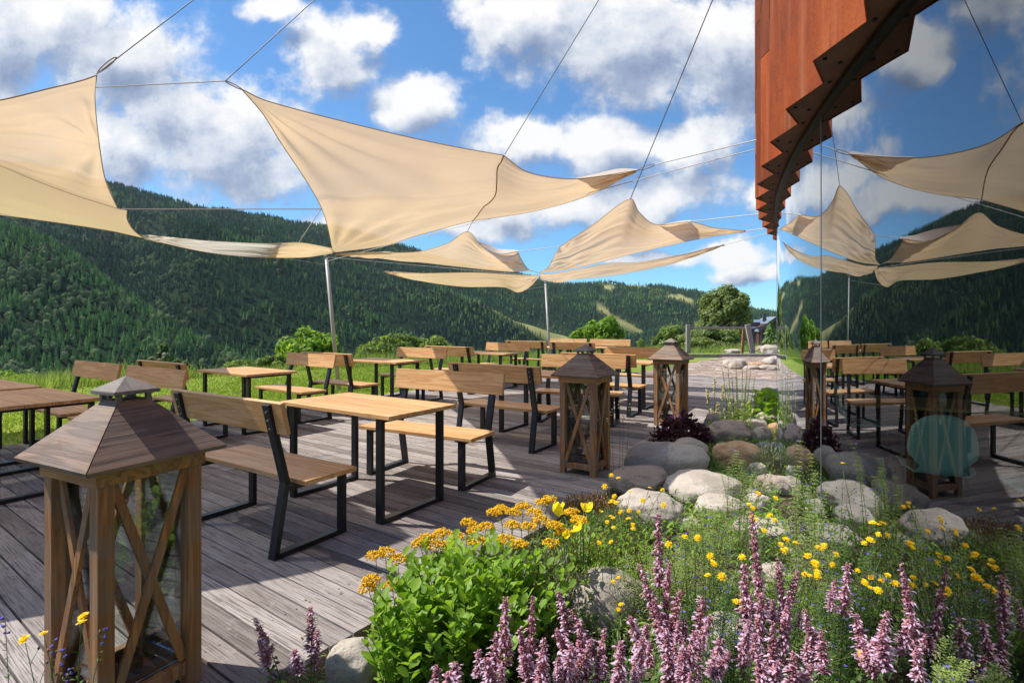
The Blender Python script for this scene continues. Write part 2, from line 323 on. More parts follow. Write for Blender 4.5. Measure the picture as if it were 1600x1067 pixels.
# ------------------------------------------------------------------ mesh helpers
class MB:
    def __init__(s): s.v = []; s.f = []; s.n = 0
    def add(s, V, F):
        s.v.extend([tuple(q) for q in V]); s.f.extend([tuple(i+s.n for i in f) for f in F]); s.n += len(V)
    def box(s, c, d, rot=None):
        x, y, z = d[0]/2, d[1]/2, d[2]/2
        P = [Vector(q) for q in ((-x,-y,-z),(x,-y,-z),(x,y,-z),(-x,y,-z),(-x,-y,z),(x,-y,z),(x,y,z),(-x,y,z))]
        if rot: P = [rot @ q for q in P]
        s.add([q+Vector(c) for q in P], [(0,3,2,1),(4,5,6,7),(0,1,5,4),(1,2,6,5),(2,3,7,6),(3,0,4,7)])
    def bar(s, a, b, w, h, side=(1, 0, 0), e0=0, e1=0):
        a, b = Vector(a), Vector(b); d = (b-a).normalized(); a = a-d*e0; b = b+d*e1
        sd = Vector(side); sd = (sd-d*sd.dot(d)).normalized(); up = d.cross(sd)
        P = [q+sd*(i*w/2)+up*(j*h/2) for q in (a, b) for i, j in ((-1,-1),(1,-1),(1,1),(-1,1))]
        s.add(P, [(0,1,2,3),(7,6,5,4),(0,4,5,1),(1,5,6,2),(2,6,7,3),(3,7,4,0)])
    def tube(s, pts, rad, n=6, cap=True):
        pts = [Vector(q) for q in pts]; k = len(pts); rr = rad if hasattr(rad, '__len__') else [rad]*k
        ref = Vector((0, 0, 1)) if abs((pts[-1]-pts[0]).normalized().z) < .9 else Vector((1, 0, 0))
        V = []
        for i, q in enumerate(pts):
            d = (pts[min(i+1, k-1)]-pts[max(i-1, 0)]).normalized(); a = d.cross(ref).normalized(); b = d.cross(a)
            for j in range(n):
                t_ = 2*math.pi*j/n; V.append(q+(a*math.cos(t_)+b*math.sin(t_))*rr[i])
        F = [(i*n+j, i*n+(j+1) % n, (i+1)*n+(j+1) % n, (i+1)*n+j) for i in range(k-1) for j in range(n)]
        if cap: F += [tuple(range(n))[::-1], tuple((k-1)*n+j for j in range(n))]
        s.add(V, F)
    def leaf(s, base, d, length, width, droop=.2, up=(0, 0, 1), fold=.15):
        base, d = Vector(base), Vector(d).normalized(); u = Vector(up)
        sd = d.cross(u)
        if sd.length < 1e-3: sd = Vector((1, 0, 0))
        sd.normalize(); nn = sd.cross(d)
        p0 = base; p1 = base+d*length*.4-nn*0; p2 = base+d*length*.75-Vector((0, 0, droop*length*.35)); p3 = base+d*length-Vector((0, 0, droop*length))
        w = width/2
        V = [p0, p1, p1+sd*w+nn*fold*w, p1-sd*w+nn*fold*w, p2, p2+sd*w*.8+nn*fold*w, p2-sd*w*.8+nn*fold*w, p3]
        s.add(V, [(0,2,1),(0,1,3),(1,2,5,4),(3,1,4,6),(4,5,7),(6,4,7)])
    def quadleaf(s, c, a, b):
        s.add([c-a, c-b*.9, c+a, c+b*.9], [(0, 1, 2, 3)])
    def build(s, name, mt, parent=None, smooth=False, bevel=0, loc=None, rotz=0):
        me = bpy.data.meshes.new(name); me.from_pydata(s.v, [], s.f); me.update()
        if isinstance(mt, str): mt = M[mt]
        me.materials.append(mt)
        if smooth: me.shade_smooth()
        o = bpy.data.objects.new(name, me); C.objects.link(o)
        if parent: o.parent = parent
        if loc is not None: o.location = loc; o.rotation_euler = (0, 0, rotz)
        if bevel:
            b = o.modifiers.new('bevel', 'BEVEL'); b.width = bevel; b.segments = 2; b.limit_method = 'ANGLE'; b.harden_normals = False
        return o
def fast_mesh(name, V, F, mt, parent=None, smooth=False):
    """V (n,3) array, F (m,k) array"""
    me = bpy.data.meshes.new(name); V = np.asarray(V, np.float32); F = np.asarray(F, np.int32); k = F.shape[1]
    me.vertices.add(len(V)); me.vertices.foreach_set('co', V.ravel())
    me.loops.add(F.size); me.loops.foreach_set('vertex_index', F.ravel())
    me.polygons.add(len(F)); me.polygons.foreach_set('loop_start', np.arange(0, F.size, k, dtype=np.int32))
    me.update(calc_edges=True); me.validate()
    me.materials.append(M[mt])
    if smooth: me.shade_smooth()
    o = bpy.data.objects.new(name, me); C.objects.link(o)
    if parent: o.parent = parent
    return o
def thing(name, label, cat, loc=(0, 0, 0), rotz=0, group=None):
    o = bpy.data.objects.new(name, None); C.objects.link(o); o.empty_display_size = .1
    o.location = loc; o.rotation_euler = (0, 0, rotz); o['label'] = label; o['category'] = cat
    if group: o['group'] = group
    return o
def tag(o, label, cat, group=None, kind=None):
    o['label'] = label; o['category'] = cat
    if group: o['group'] = group
    if kind: o['kind'] = kind
    return o
def struct(o, label=None):
    o['kind'] = 'structure'
    if label: o['label'] = label
    return o
def dup(root, loc, rotz, label, scale=1):
    r = root.copy(); C.objects.link(r); r.location = loc; r.rotation_euler = (0, 0, rotz); r['label'] = label
    if scale != 1: r.scale = (scale,)*3
    def kids(src, dst):
        for ch in list(src.children):
            c = ch.copy(); C.objects.link(c); c.parent = dst; kids(ch, c)
    kids(root, r); return r
def W(px, py, Y): return Vector(((px-800)/FP*Y, Y, HC+(HY-py)/FP*Y))
def G(px, py, z=0.0):
    Y = FP*(HC-z)/(py-HY); return Vector(((px-800)/FP*Y, Y, z))
def wire(name, label, a, b, rad=.0036, mt='steel_cable', sag=0, n=2, cat='cable'):
    a, b = Vector(a), Vector(b); mb = MB()
    k = 12 if sag else n
    mb.tube([a.lerp(b, i/(k-1))-Vector((0, 0, sag*4*(i/(k-1))*(1-i/(k-1)))) for i in range(k)], rad, 5)
    return tag(mb.build(name, mt), label, cat)

# ------------------------------------------------------------------ terrain
CU = math.cos(R(36)); SU = math.sin(R(36))
def bn(X, Y): return X*CU-Y*SU, X*SU+Y*CU          # deck frame: b along the boards, n across them
def nb(b, n, z=0.0): return Vector((b*CU+n*SU, -b*SU+n*CU, z))
LAWN_B, BED_B = -8.15, -1.96
PX = np.array([-1400,-500,0,100,200,300,350,400,450,500,560,600,650,700,750,800,850,900,950,1000,1050,1100,1150,1222,1400,1900,2600], float)
def col(pts):
    xs, ys = zip(*pts); return np.interp(PX, xs, ys)
CREST = col([(-1400,8),(-500,9),(0,10.8),(240,13.3),(560,17.6),(760,20),(900,23.5),(1000,24.5),(1222,28),(2600,60)])
ZPRE  = col([(-1400,-.03),(2600,-.03)])
# rows of the relief: (distance, height) for every pixel column, from near to far
frontY = col([(-1400,620),(0,640),(300,600),(450,560),(600,520),(2600,500)])
frontP = col([(-1400,330),(-500,340),(0,367),(97,406),(179,442),(260,484),(341,530),(400,566),(470,600),(600,640),(2600,640)])
midY = col([(-1400,950),(200,980),(400,1000),(650,940),(800,1100),(1000,1250),(2600,1250)])
midP = col([(-1400,320),(0,372),(100,372),(200,400),(240,372),(312,338),(396,380),(444,408),(520,446),(600,502),(640,532),(700,556),(800,575),(1000,572),(1100,545),(1222,530),(2600,500)])
m2Y = col([(-1400,1250),(400,1300),(700,1350),(900,1450),(1100,1700),(2600,1700)])
m2P = col([(-1400,260),(0,310),(165,320),(300,345),(350,352),(400,360),(500,395),(600,430),(700,452),(760,476),(820,506),(880,532),(940,540),(1000,530),(1100,505),(2600,480)])
topY = col([(-1400,1700),(300,1750),(500,1850),(700,2000),(900,2100),(1222,2200),(2600,2200)])
topP = col([(-1400,180),(-500,225),(0,255),(100,268),(165,279),(200,294),(250,309),(300,324),(350,329),(400,339),(440,349),(500,356),(560,366),(620,382),(700,404),(780,424),(860,438),(905,441),(940,439),(980,444),(1040,451),(1095,461),(1120,474),(1170,487),(1222,492),(1400,480),(1900,440),(2600,430)])
def zp(P, Y): return HC+(HY-P)/FP*Y
one = np.ones_like(PX)
rightfall = np.interp(PX, [900, 1050, 1222, 2600], [0, .6, 1, 1])
rows = [(CREST, -.03*one), (CREST+10, -1.9*(1-rightfall*.75)), (CREST+45, -14*(1-rightfall*.8)), (150*one, -42*(1-rightfall*.75)), (300*one, -72*(1-rightfall*.6)),
        (430*one, np.minimum(zp(frontP+190, 430), -20)*(1-rightfall*.3)), (frontY, zp(frontP, frontY)), (frontY+110, zp(frontP, frontY)-45),
        ((midY*.8+frontY*.2), zp(midP+40, midY*.8+frontY*.2)), (midY, zp(midP, midY)), (midY+130, zp(midP, midY)-40),
        (m2Y, zp(m2P, m2Y)), (m2Y+140, zp(m2P, m2Y)-6), (topY*.9, zp(topP*.72+m2P*.28, topY*.9)), (topY, zp(topP, topY)), (topY+500, zp(topP, topY)-120), (4200*one, zp(topP, topY)*.3)]
RY = np.array([r[0] for r in rows]); RZ = np.array([r[1] for r in rows])
def vnoise(x, y, s, seed=0):
    r = np.random.default_rng(seed); g = r.random((64, 64))
    x = x/s; y = y/s; xi = np.floor(x).astype(int); yi = np.floor(y).astype(int); fx = x-xi; fy = y-yi
    fx = fx*fx*(3-2*fx); fy = fy*fy*(3-2*fy)
    a = g[xi % 64, yi % 64]; b = g[(xi+1) % 64, yi % 64]; c = g[xi % 64, (yi+1) % 64]; d = g[(xi+1) % 64, (yi+1) % 64]
    return (a*(1-fx)+b*fx)*(1-fy)+(c*(1-fx)+d*fx)*fy-.5
def terrain(X, Y):
    X = np.asarray(X, float); Y = np.asarray(Y, float); sh = X.shape; X = X.ravel(); Y = Y.ravel()
    az = np.clip(X/np.maximum(Y, .3), -2.6, 2.1); px = 800+FP*az
    dd = np.where(Y > .3, Y, 0.3)
    # beyond the wide columns the distance counts along the radius
    rad = np.hypot(X, Y); lim = np.hypot(1, 2.6)
    dd = np.where(np.abs(X/np.maximum(Y, .3)) > 2.1, np.maximum(dd, rad/lim), dd)
    j = np.clip(np.searchsorted(PX, px)-1, 0, len(PX)-2); t = (px-PX[j])/(PX[j+1]-PX[j]); t = np.clip(t, 0, 1)
    ry = RY[:, j]*(1-t)+RY[:, j+1]*t; rz = RZ[:, j]*(1-t)+RZ[:, j+1]*t
    z = np.full(X.shape, -.03)
    for k in range(len(rows)-1):
        m = (dd >= ry[k]) & (dd < ry[k+1]); s = (dd-ry[k])/(ry[k+1]-ry[k]); s2 = s if k < 1 else .5*s+.5*s*s*(3-2*s)
        z = np.where(m, rz[k]*(1-s2)+rz[k+1]*s2, z)
    z = np.where(dd >= ry[-1], rz[-1], z)
    k = np.clip((dd-90)/500, 0, 1)
    z = z+k*(vnoise(X, Y, 190, 1)*26+vnoise(X, Y, 75, 2)*14)
    return z.reshape(sh)
azs = np.concatenate([np.linspace(R(-28), R(208), 760), np.linspace(R(209), R(331), 40)])
rs = np.concatenate([[0.01, 3], np.geomspace(5, 4300, 320)])
A, Rr = np.meshgrid(azs, rs); GX = Rr*np.cos(A); GY = Rr*np.sin(A); GZ = terrain(GX, GY)
near = Rr < 60
bb, nn_ = bn(GX, GY); low = (bb > LAWN_B-.6)
GZ = np.where((GY < CREST.min()) | near, GZ, GZ)
GZ = np.where(near, GZ-.16, GZ)
na = len(azs); idx = np.arange(len(rs)*na).reshape(len(rs), na)
q = np.stack([idx[:-1, :], np.roll(idx, -1, 1)[:-1, :], np.roll(idx, -1, 1)[1:, :], idx[1:, :]], -1).reshape(-1, 4)
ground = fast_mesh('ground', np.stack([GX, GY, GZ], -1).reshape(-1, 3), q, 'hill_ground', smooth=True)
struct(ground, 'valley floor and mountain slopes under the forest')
def inpoly(x, y, P):
    r = np.zeros(x.shape, bool); n = len(P)
    for i in range(n):
        x1, y1 = P[i]; x2, y2 = P[(i+1) % n]
        if y1 == y2: continue
        c = ((y1 > y) != (y2 > y)) & (x < (x2-x1)*(y-y1)/(y2-y1)+x1); r ^= c
    return r
# meadows and ski runs cut into the forest, (bearing column, distance row) taken on the slopes
CLEAR = [([(722,448),(742,450),(770,460),(815,481),(850,500),(884,521),(905,545),(868,545),(838,520),(800,500),(760,478),(735,462)], 700, 1500),
         ([(922,468),(936,471),(950,486),(966,497),(985,507),(1006,518),(1004,524),(986,521),(968,511),(950,499),(934,484)], 1300, 2250),
         ([(945,444),(962,444),(963,451),(952,456),(944,452)], 1500, 2300), ([(975,444),(1012,447),(1012,450),(976,448)], 1500, 2300),
         ([(1038,461),(1060,459),(1085,468),(1082,475),(1060,467),(1040,466)], 1500, 2300)]
def clearing(X, Y, Z):
    X = np.asarray(X); Yc = np.maximum(Y, 1); px = 800+FP*X/Yc; py = HY-(Z-HC)/Yc*FP; c = np.zeros(X.shape, bool)
    for P, y0, y1 in CLEAR: c |= inpoly(px, py, P) & (Y > y0) & (Y < y1)
    return c
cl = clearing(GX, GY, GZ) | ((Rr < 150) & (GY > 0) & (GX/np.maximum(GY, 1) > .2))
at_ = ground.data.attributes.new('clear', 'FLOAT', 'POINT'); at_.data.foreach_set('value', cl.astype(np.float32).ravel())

# ---- forest: tens of thousands of trees no one could count
def conifer_mesh(name, seed, h=22, w=5.4, layers=6, mt='conifer_far'):
    r = random.Random(seed); mb = MB(); n = 7
    for k in range(layers):
        z0 = h*(.06+.90*k/layers); z1 = z0+h*(.36-.02*k); rad = w/2*(1-k/layers)**.85+.18
        ph = r.random()*6; V = []
        for i in range(n*2):
            t_ = ph+math.pi*i/n; q_ = rad*(r.uniform(.85, 1.15) if i % 2 else r.uniform(.5, .72))
            V.append((q_*math.cos(t_), q_*math.sin(t_), z0+(0 if i % 2 else h*.03)+r.uniform(-.2, .2)))
        V.append((0, 0, min(z1, h))); mb.add(V, [(i, (i+1) % (2*n), 2*n) for i in range(2*n)])
    me = bpy.data.meshes.new(name); me.from_pydata(mb.v, [], mb.f); me.materials.append(M[mt]); return me
def broad_mesh(name, seed, h=15, w=8):
    r = random.Random(seed); mb = MB()
    for k in range(190):
        a = r.uniform(0, 6.28); e = r.uniform(-1, 1); rr_ = r.uniform(.6, 1.0)
        x = math.cos(a)*math.sqrt(1-e*e)*rr_; y = math.sin(a)*math.sqrt(1-e*e)*rr_
        c = Vector((x*w/2, y*w/2, h*.58+e*rr_*h*.40)); nrm = Vector((x, y, e+.4)).normalized()
        a1 = nrm.orthogonal().normalized(); a1.rotate(Matrix.Rotation(r.random()*6, 3, nrm)); b1 = nrm.cross(a1); s_ = r.uniform(.45, 1.0)
        mb.add([c-a1*s_, c-b1*s_*.8, c+a1*s_, c+b1*s_*.8, c+nrm*s_*.5], [(0,1,4),(1,2,4),(2,3,4),(3,0,4)])
    me = bpy.data.meshes.new(name); me.from_pydata(mb.v, [], mb.f); me.materials.append(M['broadleaf_far']); return me
def kinds(cname, meshes):
    c = bpy.data.collections.new(cname)
    for me in meshes: c.objects.link(bpy.data.objects.new(me.name, me))
    return c
CON = kinds('conifer kinds', [conifer_mesh('conifer_a', 1, 17.5, 6.0), conifer_mesh('conifer_b', 2, 20.5, 5.6, 7), conifer_mesh('conifer_c', 3, 14, 6.0, 5)])
CLI = kinds('light conifer kinds', [conifer_mesh('sunlit_conifer_a', 6, 16.5, 6.0, 6, 'conifer_sunlit'), conifer_mesh('sunlit_conifer_b', 7, 13.5, 6.2, 5, 'conifer_sunlit')])
BRO = kinds('broadleaf kinds', [broad_mesh('broadleaf_a', 4), broad_mesh('broadleaf_b', 5, 12, 7)])
def scatter(name, pts, scl, coll, label, cat):
    me = bpy.data.meshes.new(name); me.vertices.add(len(pts)); me.vertices.foreach_set('co', np.asarray(pts, np.float32).ravel())
    a = me.attributes.new('scl', 'FLOAT', 'POINT'); a.data.foreach_set('value', np.asarray(scl, np.float32))
    o = bpy.data.objects.new(name, me); C.objects.link(o); tag(o, label, cat, kind='stuff')
    ng = bpy.data.node_groups.new(name+'_nodes', 'GeometryNodeTree')
    ng.interface.new_socket('Geometry', in_out='INPUT', socket_type='NodeSocketGeometry'); ng.interface.new_socket('Geometry', in_out='OUTPUT', socket_type='NodeSocketGeometry')
    i_ = N(ng, 'NodeGroupInput'); o_ = N(ng, 'NodeGroupOutput'); ip = N(ng, 'GeometryNodeInstanceOnPoints'); ci = N(ng, 'GeometryNodeCollectionInfo')
    ci.inputs['Collection'].default_value = coll; ci.inputs['Separate Children'].default_value = True; ci.inputs['Reset Children'].default_value = True
    ng.links.new(i_.outputs[0], ip.inputs['Points']); ng.links.new(ci.outputs[0], ip.inputs['Instance']); ip.inputs['Pick Instance'].default_value = True
    rv = N(ng, 'FunctionNodeRandomValue'); rv.data_type = 'FLOAT_VECTOR'; rv.inputs[0].default_value = (-.04, -.04, 0); rv.inputs[1].default_value = (.04, .04, 6.28)
    ng.links.new(rv.outputs[0], ip.inputs['Rotation'])
    na_ = N(ng, 'GeometryNodeInputNamedAttribute'); na_.data_type = 'FLOAT'; na_.inputs[0].default_value = 'scl'
    ng.links.new(na_.outputs[0], ip.inputs['Scale']); ng.links.new(ip.outputs[0], o_.inputs[0])
    md = o.modifiers.new('scatter', 'NODES'); md.node_group = ng
    return o
# candidates, kept only where some place near the terrace can see them
def visible(X, Y, Z, top):
    px = 800+FP*X/Y; order = np.linspace(.03, .985, 64); ok = np.ones(X.shape, bool); el = (Z+top-HC)/Y
    for s in order:
        m = Y*s > 35
        ok &= ~(m & ((terrain(X*s, Y*s)-2-HC)/(Y*s) > el+.012))
    return ok
tot = []
for (y0, y1, sp_) in ((210, 430, 4.6), (430, 760, 4.6), (760, 1150, 5.6), (1150, 1650, 7.0), (1650, 2330, 8.5)):
    area = .5*(y1*y1-y0*y0)*(1.75+.78); n_ = int(area/sp_**2)
    u = rng.uniform(-1.75, .78, n_); Y = np.sqrt(rng.uniform(y0*y0, y1*y1, n_)); X = u*Y; Z = terrain(X, Y)
    k = ~clearing(X, Y, Z) & visible(X, Y, Z, 26)
    tot.append(np.stack([X[k], Y[k], Z[k]], -1))
T_ = np.concatenate(tot)
bro = (vnoise(T_[:, 0], T_[:, 1], 45, 5)+vnoise(T_[:, 0], T_[:, 1], 14, 6)*.8+rng.uniform(-.3, .3, len(T_)) + np.where(T_[:, 1] < 760, .06, -.16)) > .34
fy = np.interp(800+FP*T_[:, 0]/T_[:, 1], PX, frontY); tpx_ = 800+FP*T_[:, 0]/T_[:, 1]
bias = np.where(T_[:, 1] < fy+30, .55, np.where((tpx_ < 340) & (T_[:, 1] < 1150), -.5, np.where(T_[:, 1] < 1150, .02, -.12)))  # painted light: front ridge coloured as sunlit, left valley behind it as shaded
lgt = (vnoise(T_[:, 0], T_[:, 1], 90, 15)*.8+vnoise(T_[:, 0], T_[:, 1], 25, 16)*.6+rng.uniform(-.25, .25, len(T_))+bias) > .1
T_[:, 2] -= .6
s_ = rng.uniform(.55, .98, len(T_))*np.where(T_[:, 1] < 900, .82, 1)
print('forest trees', (~bro).sum(), bro.sum())
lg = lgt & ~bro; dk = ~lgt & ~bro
scatter('sunlit_conifer_forest', T_[lg], s_[lg], CLI, 'spruces on the mountain slopes coloured lighter as if sunlit, most on the front ridge', 'forest')
scatter('conifer_forest', T_[dk], s_[dk], CON, 'dark spruce forest covering the mountain slopes', 'forest')
scatter('broadleaf_forest', T_[bro], s_[bro]*1.05, BRO, 'paler broadleaf trees mixed into the spruce slopes', 'forest')
# dark spruce wood behind the house on the right
n_ = 3200; Y = rng.uniform(150, 330, n_); u = rng.uniform(.17, .80, n_); u2 = u-rng.uniform(0, .02, n_)
X = u2*Y; Z = terrain(X, Y); k = (Y > 165) | (u2 > .50)
capz = HC+(HY-np.interp(800+FP*u2, [940, 1010, 1100, 1160, 1222, 1500], [530, 524, 500, 470, 466, 455]))/FP*Y
sc_ = np.clip((capz-Z)/22*rng.uniform(.55, 1.0, n_)**.7, .12, .95)
scatter('spruce_wood', np.stack([X, Y, Z], -1)[k], sc_[k], CON, 'dark spruce wood behind the grey roofed house', 'wood')

# ---- lawn, paving, soil
def sheet(name, P, step, zf, mt, inside):
    xs = np.arange(P[0], P[1]+step, step); ys = np.arange(P[2], P[3]+step, step)
    B, Nn = np.meshgrid(xs, ys); X = B*CU+Nn*SU; Y = -B*SU+Nn*CU; Z = zf(X, Y, B, Nn); ok = inside(X, Y, B, Nn)
    ix = np.arange(B.size).reshape(B.shape); q = np.stack([ix[:-1, :-1], ix[:-1, 1:], ix[1:, 1:], ix[1:, :-1]], -1); m = ok[:-1, :-1] & ok[:-1, 1:] & ok[1:, 1:] & ok[1:, :-1]
    q = q[m].reshape(-1, 4); us, inv = np.unique(q, return_inverse=True)
    return fast_mesh(name, np.stack([X, Y, Z], -1).reshape(-1, 3)[us], inv.reshape(-1, 4), mt, smooth=True)
lawnz = lambda X, Y, B, Nn: np.where(Y < 0, -.03, terrain(X, np.maximum(Y, .3)))+.012*vnoise(X, Y, .8, 9)
def crest_of(X, Y): return np.interp(800+FP*X/np.maximum(Y, .3), PX, CREST)
DECK_N = 14.35
lawn = sheet('lawn', (-34, 26, -12, 52), .4, lawnz, 'lawn_turf', lambda X, Y, B, Nn: ((B < LAWN_B+.35) | (Nn > DECK_N-.6)) & (Y < crest_of(X, Y)+12))
struct(lawn, 'bright mown lawn beyond the deck')
def pave_in(X, Y, B, Nn): px = 800+FP*X/np.maximum(Y, .3); return (Y < 21.9+.02*(px-1080)) & (px > 900) & (px < 1700) & (Nn > 12.2) & (B > -8.4)
pave = sheet('flagstone_paving', (-6, 22, 11, 34), .3, lambda X, Y, B, Nn: 0*X-.003+.01*vnoise(X, Y, .35, 4), 'flagstone', pave_in)
struct(pave, 'reddish flagstone paving behind the deck')
def glass_b(X, Y): return np.hypot(X-17.97, Y+2.0)
soil = sheet('flower_bed_soil', (-2.6, 8, -2.5, 14), .06, lambda X, Y, B, Nn: -.14+.10*np.clip((B+1.95)/.4, 0, 1)+.10*vnoise(X, Y, .45, 3)+.05*vnoise(X, Y, .13, 8), 'bed_soil',
             lambda X, Y, B, Nn: (B > BED_B-.02) & (glass_b(X, Y) > 16.9))
struct(soil, 'dark soil of the flower bed')
def soilz(X, Y):
    B, Nn = bn(X, Y); return float(-.14+.10*np.clip((B+1.95)/.4, 0, 1)+.10*vnoise(np.array([X]), np.array([Y]), .45, 3)[0])
# grass blades
def blades(name, n_, region, hgt, wid, mt, zf):
    B, Nn = region(n_); X = B*CU+Nn*SU; Y = -B*SU+Nn*CU; k = (Y > 1) & (Y < crest_of(X, Y)+1.5); X = X[k]; Y = Y[k]; n_ = len(X); Z = zf(X, Y)
    a = rng.uniform(0, 6.28, n_); h = hgt*rng.uniform(.5, 1.3, n_); w = wid*(.6+Y/14); ln = rng.normal(0, .4, (n_, 2))*h[:, None]
    V = np.empty((n_, 3, 3)); V[:, 0] = np.stack([X-w*np.cos(a), Y-w*np.sin(a), Z], -1); V[:, 1] = np.stack([X+w*np.cos(a), Y+w*np.sin(a), Z], -1); V[:, 2] = np.stack([X+ln[:, 0], Y+ln[:, 1], Z+h], -1)
    return fast_mesh(name, V.reshape(-1, 3), np.arange(n_*3).reshape(-1, 3), mt)
def reg(n_):
    a = int(n_*.75); B = np.concatenate([LAWN_B-rng.gamma(1.6, 2.2, a), rng.uniform(-9, 12, n_-a)]); Nn = np.concatenate([rng.uniform(-1, 22, a), rng.uniform(14.4, 27, n_-a)])
    px = 800+FP*(B*CU+Nn*SU)/np.maximum(-B*SU+Nn*CU, .3); Yb = -B*SU+Nn*CU
    k = (B < LAWN_B-.02) | ~((px > 868) & (Yb < 22.3)); return B[k], Nn[k]
g_ = blades('lawn_grass', 150000, reg, .045, .0065, 'lawn_blade', lambda X, Y: terrain(X, Y)); tag(g_, 'short bright green grass blades of the lawn', 'grass', kind='stuff')

# ---- deck of weathered boards, running across the view
mb = MB(); pitch = .1195; r = random.Random(3)
for i in range(int((DECK_N+1.6)/pitch)):
    n0 = -1.6+i*pitch; end = LAWN_B+.01; cuts = [LAWN_B, BED_B]
    cuts.insert(1, r.choice([-6.4, -5.1, -3.9])) if i % 3 else None
    cuts = sorted(cuts)
    for a, b in zip(cuts[:-1], cuts[1:]):
        zt = r.uniform(-.0015, .0015)
        mb.box(((a+b)/2, n0+pitch/2, -.0125+zt), (b-a-.004, pitch-.0095, .025))
deck = mb.build('deck', 'deck_boards', bevel=.0025); deck.rotation_euler = (0, 0, -R(36)); struct(deck, 'weathered grey wooden deck')
mb = MB()
for i in range(int((DECK_N+1.6)/pitch)):
    n0 = -1.6+i*pitch
    if n0 > 7: break
    for b in (-7.6, -6.85, -6.1, -5.35, -4.6, -3.85, -3.1, -2.35):
        for dn in (.03, .088): q_ = Vector((b, n0+dn, .0012)); k_ = 6; mb.add([q_+Vector((.0045*math.cos(6.283*j/k_), .0045*math.sin(6.283*j/k_), 0)) for j in range(k_)], [tuple(range(k_))])
sc_o = mb.build('deck_screws', 'black_iron', deck)
mb = MB(); mb.box((BED_B-.03, 6.35, -.09), (.045, 15.9, .13)); mb.box((LAWN_B+.03, 6.35, -.09), (.045, 15.9, .13)); mb.box((-5.05, DECK_N-.02, -.09), (6.1, .04, .13))
o = mb.build('deck_edge', 'deck_boards'); o.rotation_euler = (0, 0, -R(36)); struct(o, 'edge joists of the deck')
mb = MB(); a, b = G(1066, 557), G(1222, 557); mb.bar((a.x, a.y, .05), (b.x, b.y, .05), .3, .14, (0, 1, 0)); c = G(1262, 566); mb.bar((b.x+.05, b.y, .048), (c.x, c.y, .048), .28, .14, (0, 1, 0))
tag(mb.build('timber_kerb', 'grey_timber', bevel=.01), 'long grey timber beam edging the flagstone paving', 'kerb')

# ------------------------------------------------------------------ benches and tables
def make_bench(label, group):
    t = thing('bench', label, 'bench', group=group)
    s = MB()
    for y in (.262, .459): s.box((0, y, .4235), (1.224, .1905, .029))
    s.build('seat', 'oak_plank', t, bevel=.003)
    b = MB(); rot = Matrix.Rotation(R(12), 3, 'X')
    b.box((0, .030, .826), (1.235, .030, .19), rot); b.build('backrest', 'oak_plank', t, bevel=.003)
    for sx in (-1, 1):
        x = sx*.50; f_ = MB()
        f_.bar((x, .03, 0), (x, .108, .44), .06, .032)                # slanting rear leg
        f_.bar((x, .108, .425), (x, -.010, .905), .06, .032)          # back post
        f_.box((x, .525, .2055), (.058, .032, .407)); f_.box((x, .27, .0155), (.0595, .478, .031)); f_.box((x, .312, .394), (.056, .395, .028))
        o = f_.build('side_frame', 'black_steel', t, bevel=.0015)
        for k in (.76, .81, .86):
            q = MB(); y = .108-.118*(k-.425)/.48-.0175; q.tube([(x, y, k), (x, y-.004, k)], .0055, 8); q.build('screw', 'screw_steel', o)
    return t
def make_table(label, group):
    t = thing('table', label, 'table', group=group); b = MB(); w = .685/4
    for k in range(4): b.box((0, -.3425+w*(k+.5), .7355), (1.264, w-.003, .029))
    b.build('tabletop', 'oak_plank', t, bevel=.003)
    for sx in (-1, 1):
        x = sx*.50; f_ = MB()
        for y in (-.3, .3): f_.box((x, y, .3605), (.06, .032, .721))
        f_.box((x, 0, .0155), (.0595, .568, .031)); f_.box((x, 0, .7055), (.058, .568, .028))
        f_.build('side_frame', 'black_steel', t, bevel=.0015)
    return t
GB, GT = 'wooden benches with black steel frames', 'wooden tables with black steel frames'
bench0 = make_bench('x', GB); table0 = make_table('x', GT)
def put(o0, first, x, y, a, label):
    if first: o0.location = (x, y, 0); o0.rotation_euler = (0, 0, a); o0['label'] = label; return o0
    return dup(o0, (x, y, 0), a, label)
